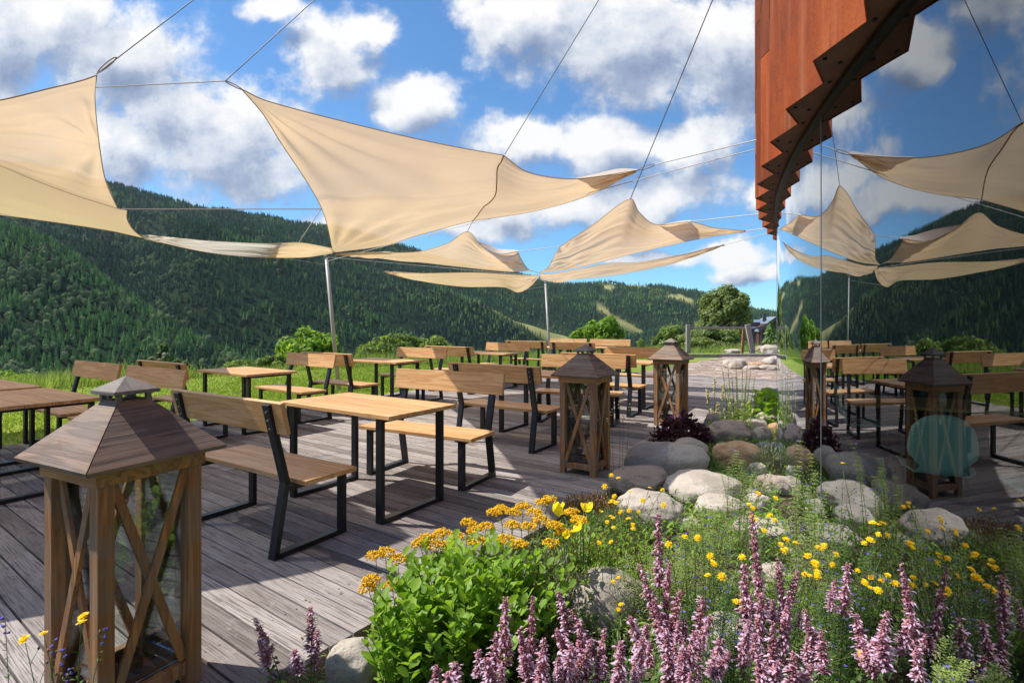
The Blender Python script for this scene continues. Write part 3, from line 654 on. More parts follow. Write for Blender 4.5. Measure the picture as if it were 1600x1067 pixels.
# bench origin = rear feet; listed by the middle of the top of the backrest
AW, FC = -.57, 2.57
BEN = [(-1.825, 3.359, -.565, 'nearest bench, back to us, between the big lantern and the empty front table'),
 (-.602, 5.108, 2.644, 'bench facing us behind the front table, diagonal shadow on its backrest'),
 (-.2306, 5.914, -.58, 'bench with its back to us, left of the middle lantern, behind the front table set'),
 (1.04, 7.74, 2.79, 'bench facing us whose pale backrest is half hidden by the roof of the middle lantern'),
 (1.25, 8.12, AW, 'bench turned away right behind the middle lantern, black post beside the lantern roof'),
 (2.40, 10.2, 2.72, 'bench facing us whose backrest meets the left side of the far lantern roof'),
 (-4.83, 6.27, FC, 'far left bench facing us, sunlit backrest with knots, in front of the lawn'),
 (-3.62, 5.48, FC, 'shaded bench facing us right behind the cap of the big lantern'),
 (-4.20, 6.38, -.60, 'bench turned away, close behind the shaded left backrest, only its top showing'),
 (-2.99, 8.05, 2.50, 'bench facing us left of the first sail pole, left end of its backrest lit'),
 (-2.91, 8.32, -.60, 'bench turned away from us at the foot of the first sail pole'),
 (-1.67, 10.05, FC, 'bench facing us with a light band across its backrest, before the round bushes'),
 (-1.29, 10.67, AW, 'bench turned away from us, right behind the one with the light band across its backrest'),
 (-.07, 12.65, FC, 'bench facing us far back on the lawn side, right of the small sunlit table'),
 (.33, 14.1, AW, 'far bench turned away from us, ending left of the second sail pole'),
 (1.44, 13.2, AW, 'far bench turned away from us, just right of the second sail pole foot'),
 (1.72, 16.2, FC, 'farthest bench facing us, left of a pair in front of the lime green tree'),
 (2.86, 15.5, FC, 'farthest bench facing us, right of a pair in front of the lime green tree')]
for i, (x, y, a, lb) in enumerate(BEN):
    if i > 2: x, y = x-math.sin(a)*-.03*-1, y-math.cos(a)*.03
    put(bench0, i == 0, x, y, a, lb)
TAB = [(-1.145, 4.209, -.602, 'nearest table with four sunlit pale oak planks, in the middle of the deck'),
 (.45, 6.76, AW, 'table half hidden behind the middle lantern'), (1.83, 9.05, AW, 'table right of the middle lantern, its corner leg standing in front of the paving'),
 (-4.16, 4.58, AW, 'shaded brown table at the left edge of the picture, behind the big lantern'),
 (-5.37, 5.37, AW, 'sunlit table at the left edge, adjoining the shaded one, partly out of the picture'),
 (-3.53, 7.14, -.62, 'table half sunlit and half shaded between the left benches, before the lawn'),
 (-2.20, 9.20, AW, 'shaded table left of the bench with the light band, before the round bushes'),
 (-.50, 11.65, AW, 'small looking pale table far back, level with the second row of bushes'),
 (1.0, 14.5, AW, 'far table behind the bench left of the second sail pole'), (2.1, 14.55, AW, 'far table in front of the two farthest benches')]
for i, (x, y, a, lb) in enumerate(TAB): put(table0, i == 0, x, y, a, lb)

# ------------------------------------------------------------------ lanterns
def make_lantern(label):
    t = thing('lantern', label, 'lantern', group='tall wooden garden lanterns'); P = .1755; w = .051
    for sx in (-1, 1):
        for sy in (-1, 1):
            b = MB(); b.box((sx*(P-w/2), sy*(P-w/2), .415), (w, w, .83)); b.build('post', 'lantern_wood', t, bevel=.002)
    b = MB()
    for k in range(4):
        rt = Matrix.Rotation(k*math.pi/2, 3, 'Z')
        b.box(rt @ Vector((0, -(P-.006), .861)), (2*P+.02 if k % 2 == 0 else 2*P-.014,)*1+(.03, .06), rt)
    b.build('top_rail', 'oak_rail', t, bevel=.002)
    b = MB()
    for k in range(4):
        rt = Matrix.Rotation(k*math.pi/2, 3, 'Z'); b.box(rt @ Vector((0, -(P-.022), .075)), (2*P-2*w-.002, .028, .05), rt)
    b.build('bottom_rail', 'lantern_wood', t, bevel=.002)
    b = MB(); b.box((0, 0, .056), (2*P-.1, 2*P-.1, .012)); b.build('floor_plate', 'rusty_tin', t)
    L_ = P-w-.004
    for k in range(4):
        rt = Matrix.Rotation(k*math.pi/2, 3, 'Z')
        for sgn, y in ((1, -(P-.012)), (-1, -(P-.0275))):
            b = MB(); a_, c_ = rt @ Vector((-sgn*L_, y, .105)), rt @ Vector((sgn*L_, y, .828)); b.bar(a_, c_, .014, .030, rt @ Vector((0, 1, 0))); b.build('cross_brace', 'lantern_wood', t, bevel=.001)
        b = MB(); b.box(rt @ Vector((0, -(P-.044), .464)), (2*P-2*w+.01, .003, .724), rt); b.build('glass_pane', 'lantern_glass', t)
    # hipped roof of stacked boards with open hips
    roofs = []
    E_, zt, tp = .2374, .8995, .052
    for k in range(4):
        rt = Matrix.Rotation(k*math.pi/2, 3, 'Z'); b = MB(); g = .0025; n_ = 9
        for j in range(n_):
            f0, f1 = j/n_, (j+1)/n_; lip = .0005
            h0, h1 = E_+(tp-E_)*f0, E_+(tp-E_)*f1; z0, z1 = zt+.19*f0, zt+.19*f1
            V = [(-h0+g, -h0-lip, z0), (h0-g, -h0-lip, z0), (h1-g, -h1, z1), (-h1+g, -h1, z1), (-h0+g, -h0+.004, z0-.014), (h0-g, -h0+.004, z0-.014), (h1-g, -h1+.004, z1-.014), (-h1+g, -h1+.004, z1-.014)]
            b.add([rt @ Vector(q_) for q_ in V], [(0,1,2,3),(7,6,5,4),(0,4,5,1),(1,5,6,2),(2,6,7,3),(3,7,4,0)])
        b.build('roof_panel', 'lantern_roof_wood' if k % 2 == 0 else 'lantern_roof_wood_cross', t)
    b = MB(); b.box((0, 0, 1.087), (.112, .112, .008)); b.build('roof_top', 'lantern_roof_wood', t)
    c = MB(); h = .078; z = 1.122
    c.add([(-h,-h,z-.009),(h,-h,z-.009),(h,h,z-.009),(-h,h,z-.009),(-h,-h,z+.004),(h,-h,z+.004),(h,h,z+.004),(-h,h,z+.004),(0,0,1.176)], [(0,3,2,1),(0,1,5,4),(1,2,6,5),(2,3,7,6),(3,0,4,7),(4,5,8),(5,6,8),(6,7,8),(7,4,8)])
    cap = c.build('cap', 'lantern_cap_wood', t, bevel=.0015)
    for sx in (-1, 1):
        for sy in (-1, 1):
            b = MB(); b.box((sx*.05, sy*.05, 1.095), (.016, .016, .04)); b.build('cap_post', 'lantern_cap_wood', cap)
    b = MB(); rr_ = .052; n_ = 20; V = []
    for z_, q_ in ((.0625, rr_), (.135, rr_), (.135, rr_-.002), (.066, rr_-.002)):
        V += [(q_*math.cos(6.2832*i/n_)-.02, q_*math.sin(6.2832*i/n_)+.01, z_) for i in range(n_)]
    b.add(V, [(k*n_+i, k*n_+(i+1) % n_, (k+1)*n_+(i+1) % n_, (k+1)*n_+i) for k in range(3) for i in range(n_)]+[tuple(3*n_+i for i in range(n_))])
    b.build('candle_cup', 'rusty_tin', t, smooth=False)
    return t
wood('oak_rail', (.50, .25, .085), (.40, .19, .065), (.22, .11, .04), 'x', .6, .15)
L = make_lantern('big weathered wooden lantern in the left foreground with a grey brown roof'); L.location = (-1.4286, 1.986, 0); L.rotation_euler = (0, 0, -.467)
dup(L, (.6825, 5.0065, 0), -.567, 'middle wooden lantern with a dark brown roof, beside the first boulders')
dup(L, (2.155, 7.272, 0), -.638, 'smallest, farthest wooden lantern, behind the purple leaved plant')

# ------------------------------------------------------------------ sails
from mathutils import noise as mn0
def spline(P, n):
    P = [Vector(q) for q in P]; d = [0]
    for a, b in zip(P[:-1], P[1:]): d.append(d[-1]+max((b-a).length, 1e-4)**.6)
    out = []
    for i in range(n):
        s = d[-1]*i/(n-1); k = 0
        while k < len(P)-2 and s > d[k+1]: k += 1
        p0 = P[max(k-1, 0)]; p1 = P[k]; p2 = P[k+1]; p3 = P[min(k+2, len(P)-1)]
        d0, d1, d2, d3 = d[max(k-1, 0)], d[k], d[k+1], d[min(k+2, len(P)-1)]; h = d2-d1; t = (s-d1)/h
        m1 = ((p2-p0)/(d2-d0))*h if k > 0 else (p2-p1); m2 = ((p3-p1)/(d3-d1))*h if k < len(P)-2 else (p2-p1)
        out.append((2*t**3-3*t*t+1)*p1+(t**3-2*t*t+t)*m1+(-2*t**3+3*t*t)*p2+(t**3-t*t)*m2)
    return out
def at_idx(P, k, n):   # polyline through key points with key k at the middle sample (so seams line up)
    a = spline(P[:k+1], n//2+1); b = spline(P[k:], n-n//2); return a+b[1:]
SAILS = []
def sail(label, near, far, left=None, right=None, seam=None, nu=91, nv=61, belly=0.0):
    root = thing('shade_sail', label, 'shade sail', group='cream canvas shade sails'); SAILS.append(root)
    nr = at_idx(near[0], near[1], nu) if isinstance(near, tuple) else spline(near, nu)
    fr = at_idx(far[0], far[1], nu) if isinstance(far, tuple) else spline(far, nu)
    lf = spline(left, nv) if left else [nr[0].lerp(fr[0], j/(nv-1)) for j in range(nv)]
    rt = spline(right, nv) if right else [nr[-1].lerp(fr[-1], j/(nv-1)) for j in range(nv)]
    V = []; c_seed = len(SAILS)*7.7
    for j in range(nv):
        v = j/(nv-1)
        for i in range(nu):
            u = i/(nu-1)
            p = (1-v)*nr[i]+v*fr[i]+(1-u)*lf[j]+u*rt[j]-((1-u)*(1-v)*nr[0]+u*(1-v)*nr[-1]+(1-u)*v*fr[0]+u*v*fr[-1])
            for (cu, cv_) in ((0, 0), (0, 1), (1, .5)):
                du, dv = abs(u-cu), (v-cv_)*.8; r_c = math.hypot(du, dv); th = math.atan2(dv, du+1e-6)
                p.z += .055*min(1, r_c*6)*math.exp(-r_c*4.5)*math.sin(th*(17 if cu == 0 else 11)+c_seed)*min(1, 9*min(v, 1-v))
            ed = min(1, 5*min(u, 1-u), 5*min(v, 1-v)); sz = min((nr[0]-nr[-1]).length, 4)/4
            p.z += ed*sz*(.06*mn0.noise(Vector((u*1.6, v*6-u*1.5, c_seed)))+.035*mn0.noise(Vector((u*1.8, v*15-u*2.5, c_seed+5))))*(1 if not seam else min(1, 6*abs(u-.5)+.1))
            V.append(p)
    o_ = V[0].copy(); c0 = sum(V, Vector())/len(V); root.location = c0
    me = bpy.data.meshes.new('canvas'); F = [(j*nu+i, j*nu+i+1, (j+1)*nu+i+1, (j+1)*nu+i) for j in range(nv-1) for i in range(nu-1)]
    me.from_pydata([q-c0 for q in V], [], F); uv = me.uv_layers.new(name='UVMap'); cnt = 0
    for f_ in F:
        for vi in f_: uv.data[cnt].uv = ((vi % nu)/(nu-1), (vi//nu)/(nv-1)); cnt += 1
    me.materials.append(M['sail_canvas']); me.shade_smooth(); o = bpy.data.objects.new('canvas', me); C.objects.link(o); o.parent = root
    h = MB()
    for E_ in (nr, fr, lf, rt):
        if (E_[0]-E_[-1]).length > .05: h.tube([q-c0 for q in E_], .0042, 5)
    h.build('hem', 'sail_hem', root, smooth=True)
    if seam:
        h = MB(); i = nu//2; h.tube([V[j*nu+i]-c0-Vector((0, 0, .008)) for j in range(nv)], .0075, 5); h.build('seam_cord', 'sail_hem', root, smooth=True)
    return root
w = W
sail('big front shade sail with fine folds, hung above the middle tables',
     ([w(378,140,4.05), w(420,159,4.16), w(569,198,4.47), w(687,225,4.76), w(787,243,5.05), w(822,268,5.25), w(875,279,5.55), w(919,278,5.85), w(997,266,6.3)], 4),
     ([w(520,395,10.0), w(600,384,9.1), w(656,367,8.4), w(739,345,7.67), w(831,331,7.1), w(919,306,6.7), w(997,266,6.3)], 3),
     left=[w(378,140,4.05), w(412,180,4.6), w(440,225,5.3), w(480,285,6.2), w(503,327,7.0), w(513,360,8.4), w(520,395,10.0)], seam=True)
FOLD = [Vector((-7.6, 4.3, 2.72)), w(-130,212,4.9), w(0,259,5.15), w(60,284,5.3), w(120,306,5.5), w(184,326,5.7)]
sail('large shade sail at the upper left, cut off by the picture edge',
     [Vector((-5.9, 2.2, 3.05)), w(-420,235,2.75), w(-160,186,3.05), w(0,157,3.3) , w(67,141,3.5), w(125,127,3.72), w(151,118,3.85)], FOLD,
     right=[w(151,118,3.85), w(148,154,4.2), w(155,225,4.7), w(165,282,5.2), w(184,326,5.7)])
sail('low narrow sail between the two big ones, showing its white sunlit top side',
     [w(222,367,8.6), w(280,373,9.2), w(350,378,9.7), w(420,381,9.6), w(467,379,9.3), w(495,383,9.6), w(520,388,9.9)],
     [w(223,372,8.6), w(300,390,8.3), w(350,398,8.2), w(400,402,8.5), w(440,403,9.9), w(480,402,10.8), w(520,396,10.6)])
sail('second row sail with a sharp peak above the middle of the deck',
     [w(525,397,9.6), w(608,395,9.0), w(656,393,8.7), w(700,380,8.4), w(730,362,8.23), w(752,384,8.9), w(779,397,9.6), w(809,393,10.29)],
     [w(525,397,9.6), w(612,405,10.5), w(700,415,11), w(787,424,11.2), w(830,424,11.2), w(840,426,11.2)],
     right=[w(809,393,10.29), w(816,408,10.6), w(827,421,11), w(840,426,11.2)])
sail('tall peaked sail right of the middle, cable up from its peak',
     [w(875.5,385,9.35), w(927,351,8.3), w(984,311,7.47), w(999,332,7.6), w(1025,351,7.8), w(1079,347,8.1), w(1116,356,8.25), w(1165,361,8.4)],
     [w(840,427,11.2), w(888,421,10.9), w(944,408,10.4), w(996,395,9.9), w(1090,374,9.1), w(1165,361,8.4)],
     left=[w(875.5,385,9.35), w(866,400,9.9), w(856,418,10.6), w(840,427,11.2)])
sail('lowest far sail with a rounded sagging lobe at its right end',
     [w(599,425,11.5), w(656,427,11.6), w(744,426,11.4), w(814,430,11.3), w(840,430,11.3)],
     [w(599,425,11.5), w(656,439,12.6), w(722,448,13), w(787,449,13), w(809,457,13), w(827,449,12.8), w(841,434,12.2)])
sail('long thin far sail reaching towards the rusty building',
     [w(843,428,11.3), w(875,426,11.3), w(953,411,11.1), w(996,410,11), w(1060,399,10.8), w(1132,383,10.5)],
     [w(844,437,12.2), w(875,441,12.4), w(895,437,12.4), w(944,432,12), w(996,424,11.7), w(1057,410,11.2), w(1132,383,10.5)])
def flap(root, lo, hi, nu=25, right=None):
    a, b = spline(lo, nu), spline(hi, nu); g = MB(); c0 = root.location; nv = 13; rt = spline(right, nv) if right else None; V = []
    for j in range(nv):
        v = j/(nv-1)
        for i in range(nu):
            p = a[i].lerp(b[i], v); u = i/(nu-1)
            if rt: p = p+(rt[j]-a[-1].lerp(b[-1], v))*u**3; p.z += min(1, 4*min(u, 1-u), 4*min(v, 1-v))*.05*mn0.noise(Vector((u*2, v*5-u*3, 3.3)))
            V.append(p-c0)
    g.add(V, [(j*nu+i, j*nu+i+1, (j+1)*nu+i+1, (j+1)*nu+i) for j in range(nv-1) for i in range(nu-1)]); g.build('canvas_corner', 'sail_canvas', root, smooth=True)
    if rt: g = MB(); g.tube([q-c0 for q in b], .0055, 5); g.tube([q-c0 for q in rt], .0055, 5); g.build('hem', 'sail_hem', root, smooth=True)
flap(SAILS[1], FOLD[:-1]+[w(184,326,5.7), w(199,329,5.75)], [Vector((-9.4, 6.3, 2.85)), w(-120,322,7.6), w(0,336,7.7), w(84,347,7.95), w(169,360,8.25), w(224,372,8.55)], 41, [w(199,329,5.75), w(199,343,6.7), w(209,360,7.7), w(224,372,8.55)])
flap(SAILS[3], [w(745,378,8.75), w(752,384,8.92), w(779,397,9.62), w(800,394.5,10.2), w(809,393,10.3)], [w(745,377,8.8), w(765,383,10.2), w(780,389,11.2), w(798,390,11.2), w(810,391,10.9)])
flap(SAILS[4], [w(1030,353,7.85), w(1045,355,8.0), w(1062,351,8.1), w(1079,347,8.12)], [w(1030,352.5,7.9), w(1045,349,9.2), w(1062,345.5,9.5), w(1079,344,8.5)])
flap(SAILS[0], [w(900,279,5.75), w(930,277,5.95), w(965,271,6.15), w(995,266,6.3)], [w(900,278.5,5.8), w(930,272,6.9), w(965,264,7.1), w(997,264.5,6.4)])
mb = MB()
ANCH = Vector((2.55, 3.1, 6.6))
def ring_cable(nm, lb, a, b, **k): return wire(nm, lb, a, b, **k)
wire('steel_cable', 'cable from the top corner of the left sail up to the building roof', w(151,116,3.85), ANCH)
wire('steel_cable', 'cable from the near corner of the big front sail up to the roof', w(352,127,3.95), ANCH)
wire('steel_cable', 'cable from the middle of the front sail edge up to the roof', w(789,241,5.05), ANCH)
wire('steel_cable', 'cable from the peak of the tall right sail up to the roof', w(985,311,7.47), ANCH, rad=.006)
wire('rope', 'rope joining the top corners of the two big sails', w(-200,165,3.6), w(352,127,3.95), rt) if False else wire('rope', 'rope joining the top corners of the two big sails', w(150,137,4.0), w(352,127,3.95), rad=.004, mt='rope_fibre', cat='rope')
wire('rope', 'rope between the side loops of the two big sails', w(186,327,5.7), w(503,327,7.0), rad=.006, mt='rope_fibre', cat='rope')
wire('rope', 'short slanting rope from the big sail down to the white topped sail', w(501,328,7.0), w(467,379,9.3), rad=.006, mt='rope_fibre', cat='rope')
wire('rope', 'short rope tying the peak of the second row sail to the big one', w(739,345,7.67), w(730,362,8.23), rad=.006, mt='rope_fibre', cat='rope')
wire('rope', 'rope across the gap between the second row sail and the tall peaked one', w(809,393,10.29), w(876,385,9.35), rad=.006, mt='rope_fibre', cat='rope')
wire('rope', 'long taut rope from the far left pole across to the rusty building', w(512,408,11.3), w(1186,232,5.2), rad=.005, mt='rope_fibre', cat='rope')
wire('rope', 'taut rope from the tip of the front sail to the rusty building', w(1022,258,6.4), w(1186,218,4.9), rad=.006, mt='rope_fibre', cat='rope')
wire('rope', 'taut rope from the tall right sail to the rusty building', w(1079,346,8.1), w(1192,334,6.0), rad=.006, mt='rope_fibre', cat='rope')
wire('rope', 'rope from the tip of the tall right sail to the rusty building', w(1165,361,8.4), w(1212,355,6.8), rad=.006, mt='rope_fibre', cat='rope')
wire('rope', 'rope from the long thin sail to the rusty building', w(1132,383,10.5), w(1216,360,7.1), rad=.005, mt='rope_fibre', cat='rope')
wire('rope', 'thin rope below the left sail running to the first pole', w(0,334,7.6), w(512,414,11.3), rad=.004, mt='rope_fibre', cat='rope')
wire('rope', 'thin rope from the first pole below the lowest far sail', w(512,402,11.3), w(845,432,12.2), rad=.005, mt='rope_fibre', cat='rope')
wire('rope', 'short stay between the sagging sail lobe and the second pole', w(809,455,13), w(852,447,19.5), rad=.008, mt='rope_fibre', cat='rope')
wire('rope', 'short stay from the sail joint to the top of the second pole', w(842,434,12.2), w(852,442,19.5), rad=.008, mt='rope_fibre', cat='rope')
for lb, a, b in (('shackle of the left sail at its top corner', w(153,113,3.85), w(182,90,3.72)), ('shackle loop at the near corner of the front sail', w(378,140,4.05), w(352,127,3.95)), ('shackle at the right tip of the front sail', w(997,266,6.3), w(1024,257,6.4))):
    m_ = MB(); a, b = Vector(a), Vector(b); sd = (b-a).cross(Vector((0, 1, 0))).normalized()*(b-a).length*.06+(b-a).cross(Vector((0, 1, 0)))*0; k = 14
    m_.tube([a.lerp(b, .5-.5*math.cos(6.2832*i/k))+sd*math.sin(6.2832*i/k) for i in range(k+1)], .004, 5, False)
    tag(m_.build('shackle', 'sail_hem', smooth=True), lb, 'shackle')
def pole(label, base, top):
    t = thing('sail_pole', label, 'pole', base, group='slim sail poles'); d = Vector(top)-Vector(base); b = MB()
    b.tube([(0, 0, -.1), d], [.047, .036], 12); b.build('shaft', 'pole_metal', t, smooth=True)
    b = MB(); b.tube([d*.975, d*.99], [.052, .052], 12); b.tube([d, d*1.01], .04, 12); b.build('collar', 'steel_cable', t); return t
pole('leaning metal sail pole rising behind the left benches', G(530,608), w(509.5,398,11.45))
pole('slimmer sail pole further back, behind the far benches', G(860,568,0), w(852,440,19.5))

# ------------------------------------------------------------------ round building: glass wall, rusty pleated fascia
BC = Vector((17.97, -2.0, 0)); BR = 17.0; ZS = 2.547
bld = thing('round_building', 'round building with curved glass wall under a pleated rusty steel fascia', 'building', BC)
def ang(px): # bearing of the point of the glass line seen at this column
    u = (px-800)/FP; a = 1+u*u; b = -2*(BC.x*u+BC.y); c = BC.x**2+BC.y**2-BR**2; Y = (-b-math.sqrt(b*b-4*a*c))/(2*a); return math.atan2(Y-BC.y, u*Y-BC.x)
def cyl(t_, r_, z): return (r_*math.cos(t_), r_*math.sin(t_), z)
a1 = ang(1283); step = -(2.9/BR)      # going away from us the bearing decreases
seams = [a1-step*k for k in range(3, -1, -1)]+[a1+step*k for k in range(1, 7)]
for s0, s1 in zip(seams[:-1], seams[1:]):
    g = MB(); n_ = 24; gap = .0035/BR
    T = [s0+(s1-s0)*i/n_ for i in range(n_+1)]; T[0] -= gap; T[-1] += gap
    V = [cyl(q_, BR, z) for q_ in T for z in (-.12, ZS-.03)]
    g.add(V, [(2*i, 2*i+1, 2*i+3, 2*i+2) for i in range(n_)]); gp = g.build('glass_pane', 'facade_glass', bld, smooth=True)
    e = MB(); e.tube([cyl(s1, BR, -.12), cyl(s1, BR, ZS-.03)], .003, 6); e.build('glass_joint', 'joint_grey', gp)
g = MB(); T = [seams[0]+(seams[-1]-seams[0])*i/160 for i in range(161)]
for r0, r1, z0, z1, in ((BR-.02, BR+.022, ZS-.03, ZS-.004), (BR-.02, BR+.02, -.16, -.118)):
    V = [cyl(q_, r_, z) for q_ in T for r_, z in ((r0, z0), (r1, z0), (r1, z1), (r0, z1))]
    g.add(V, [(4*i+j, 4*i+(j+1) % 4, 4*i+4+(j+1) % 4, 4*i+4+j) for i in range(160) for j in range(4)])
g.build('glass_channel', 'black_gasket', bld)
# pleats
k_p = .5575/BR; ta = math.atan2(2.41-BC.y, 1.36-BC.x)         # bearing of one outer fold
prof = []
kk = -14
while kk < 46:
    prof.append((ta-k_p*kk, BR+.195)); prof.append((ta-k_p*(kk+.47), BR+.085)); kk += 1
def fascia(lo, z0, z1, nm, dr=0.0):
    g = MB(); P = prof[lo[0]:lo[1]]
    V = [cyl(t_, r_+dr, z) for t_, r_ in P for z in (z0, z1)]
    V2 = [cyl(t_, r_+dr-.006, z) for t_, r_ in P for z in (z0, z1)]; n_ = len(P)
    g.add(V+V2, [(2*i, 2*i+2, 2*i+3, 2*i+1) for i in range(n_-1)]+[(2*n_+2*i, 2*n_+2*i+1, 2*n_+2*i+3, 2*n_+2*i+2) for i in range(n_-1)]+[(2*i, 2*n_+2*i, 2*n_+2*i+2, 2*i+2) for i in range(n_-1)])
    return g.build(nm, 'corten_steel', bld)
for i in range(0, len(prof)-2, 2):
    fascia((i, i+3), ZS, 3.35+.55*((i//2) % 2), 'steel_panel'); fascia((i, i+3), 3.352+.55*((i//2) % 2), 6.2, 'steel_panel', .0025)
g = MB(); V = [cyl(t_, r_-.004, ZS+.006) for t_, r_ in prof]+[cyl(t_, BR-.45, ZS+.006) for t_, r_ in prof]; n_ = len(prof)
g.add(V, [(i, i+1, n_+i+1, n_+i) for i in range(n_-1)]); so = g.build('soffit', 'soffit_steel', bld)
g = MB()
for t_, r_ in prof[10:60]:
    p_ = Vector(cyl(t_, r_-.05 if r_ > BR+.1 else r_-.03, ZS+.004)); g.tube([p_, p_-Vector((0, 0, .006))], .009, 8)
for t_, r_ in prof[10:60:2]:
    p_ = Vector(cyl(t_-.004, BR+.02, ZS+.004)); g.tube([p_+Vector((-.05, .0, 0)), p_+Vector((-.05, 0, -.006))], .009, 8)
g.build('rivet', 'black_iron', so)
g = MB(); T = [ta+.35-1.9*i/90 for i in range(91)]
V = [cyl(q_, BR+.10, 6.18) for q_ in T]+[(0, 0, 6.18)]; g.add(V, [(i, i+1, 91) for i in range(90)]); g.build('roof', 'soffit_steel', bld)
g = MB(); V = [cyl(q_, BR+.0-.02, z) for q_ in T for z in (ZS+.02, 6.17)]; g.add(V, [(2*i, 2*i+2, 2*i+3, 2*i+1) for i in range(90)]); g.build('upper_wall', 'soffit_steel', bld)
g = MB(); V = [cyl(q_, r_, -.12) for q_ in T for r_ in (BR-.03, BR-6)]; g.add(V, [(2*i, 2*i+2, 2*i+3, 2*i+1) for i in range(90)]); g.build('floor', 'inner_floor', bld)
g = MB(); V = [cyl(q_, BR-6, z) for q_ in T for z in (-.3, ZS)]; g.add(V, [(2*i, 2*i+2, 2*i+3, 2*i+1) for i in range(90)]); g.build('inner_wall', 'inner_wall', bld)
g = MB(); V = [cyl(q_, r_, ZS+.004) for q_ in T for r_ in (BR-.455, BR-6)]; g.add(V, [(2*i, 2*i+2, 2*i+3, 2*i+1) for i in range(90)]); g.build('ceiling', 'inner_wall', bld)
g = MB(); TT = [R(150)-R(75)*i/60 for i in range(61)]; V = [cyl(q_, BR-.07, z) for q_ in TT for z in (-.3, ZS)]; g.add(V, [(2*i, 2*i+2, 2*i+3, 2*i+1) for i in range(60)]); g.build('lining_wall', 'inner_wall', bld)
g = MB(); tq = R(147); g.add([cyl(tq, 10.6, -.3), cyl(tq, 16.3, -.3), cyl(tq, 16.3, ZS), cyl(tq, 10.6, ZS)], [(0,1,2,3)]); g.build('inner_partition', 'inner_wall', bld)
wire('roof_mast', 'slim mast on the building roof that holds the sail cables', (ANCH.x, ANCH.y, 6.17), ANCH+Vector((0, 0, .1)), rad=.03, cat='mast')

# furniture seen dimly through the glass
def shell_chair(label, loc, rz):
    t = thing('chair', label, 'chair', loc, rz, 'mint chairs behind the glass'); V = []; nu, nv = 13, 17
    for j in range(nv):
        v = j/(nv-1)
        for i in range(nu):
            u = -1+2*i/(nu-1)
            s0_ = max(0, (v-.5)/.5); wd = .215*(1-.10*v)*(1-.42*math.exp(-((v-.56)/.09)**2))*(1-.14*s0_**4); x = u*wd
            if v < .5: y = -.2+.4*(v/.5); z = .45-.015*math.cos(u*1.5)+.02*u*u
            else: s = (v-.5)/.5; y = .2+.09*s-.05*u*u*s; z = .45+.42*s-(.05*u*u*s)-.045*s*u**4
            V.append((x, y, z))
    g = MB(); g.add(V, [(j*nu+i, j*nu+i+1, (j+1)*nu+i+1, (j+1)*nu+i) for j in range(nv-1) for i in range(nu-1)])
    o = g.build('seat_shell', 'mint_shell', t, smooth=True); sm = o.modifiers.new('solid', 'SOLIDIFY'); sm.thickness = .012
    for sx in (-1, 1):
        for sy in (-1, 1):
            g = MB(); g.tube([(sx*.14, sy*.12, .44), (sx*.2, sy*.2, 0)], [.014, .009], 8); g.build('leg', 'black_iron', t, smooth=True)
    return t
shell_chair('mint green shell chair behind the glass, its back to us', (3.08, 3.9, -.12), R(150))
shell_chair('mint green chair behind the glass at the picture edge, only its seat front showing', (3.42, 3.35, -.12), R(262))
shell_chair('mint green chair deep inside, left of the yellowish inner table', (3.7, 5.6, -.12), R(70))
def inner_table(label, loc, rz):
    t = thing('table', label, 'table', loc, rz, 'tables behind the glass'); g = MB(); g.box((0, 0, .735), (1.5, .8, .03)); g.build('tabletop', 'inner_table_wood', t, bevel=.004)
    for sx in (-1, 1):
        for sy in (-1, 1): g = MB(); g.box((sx*.68, sy*.33, .36), (.06, .06, .72)); g.build('leg', 'black_iron', t)
inner_table('yellowish wooden table inside, dimly seen behind the glass', (3.95, 5.05, -.12), R(-25))

# ------------------------------------------------------------------ plants: fast builders
class LV:                       # many small folded leaves in one part
    def __init__(s): s.a = []
    def add(s, b, d, ln, wd, droop=.2, fold=.25): s.a.append((b[0], b[1], b[2], d[0], d[1], d[2], ln, wd, droop, fold))
    def build(s, name, mt, parent=None, roll=.6):
        A_ = np.array(s.a); n = len(A_)
        if n == 0: return None
        b = A_[:, :3]; d = A_[:, 3:6]; d /= np.linalg.norm(d, axis=1, keepdims=True)+1e-9
        up = np.tile([0., 0, 1], (n, 1))+rng.normal(0, roll*.4, (n, 3)); sd = np.cross(d, up); sd /= np.linalg.norm(sd, axis=1, keepdims=True)+1e-9; nn = np.cross(sd, d)
        ln = A_[:, 6:7]; w = A_[:, 7:8]/2; dr = A_[:, 8:9]; fo = A_[:, 9:10]; z = np.array([[0, 0, 1.]])
        c1 = b+d*ln*.35-z*dr*ln*.08; c2 = b+d*ln*.72-z*dr*ln*.4; p3 = b+d*ln-z*dr*ln
        V = np.stack([b, c1+sd*w*.9+nn*fo*w, c1, c1-sd*w*.9+nn*fo*w, c2+sd*w*.85+nn*fo*w, c2, c2-sd*w*.85+nn*fo*w, p3], 1).reshape(-1, 3)
        t = np.array([(0,1,2),(0,2,3),(1,4,5),(1,5,2),(2,5,6),(2,6,3),(4,7,5),(5,7,6)])
        F = (t[None]+(np.arange(n)*8)[:, None, None]).reshape(-1, 3)
        return fast_mesh(name, V, F, mt, parent)
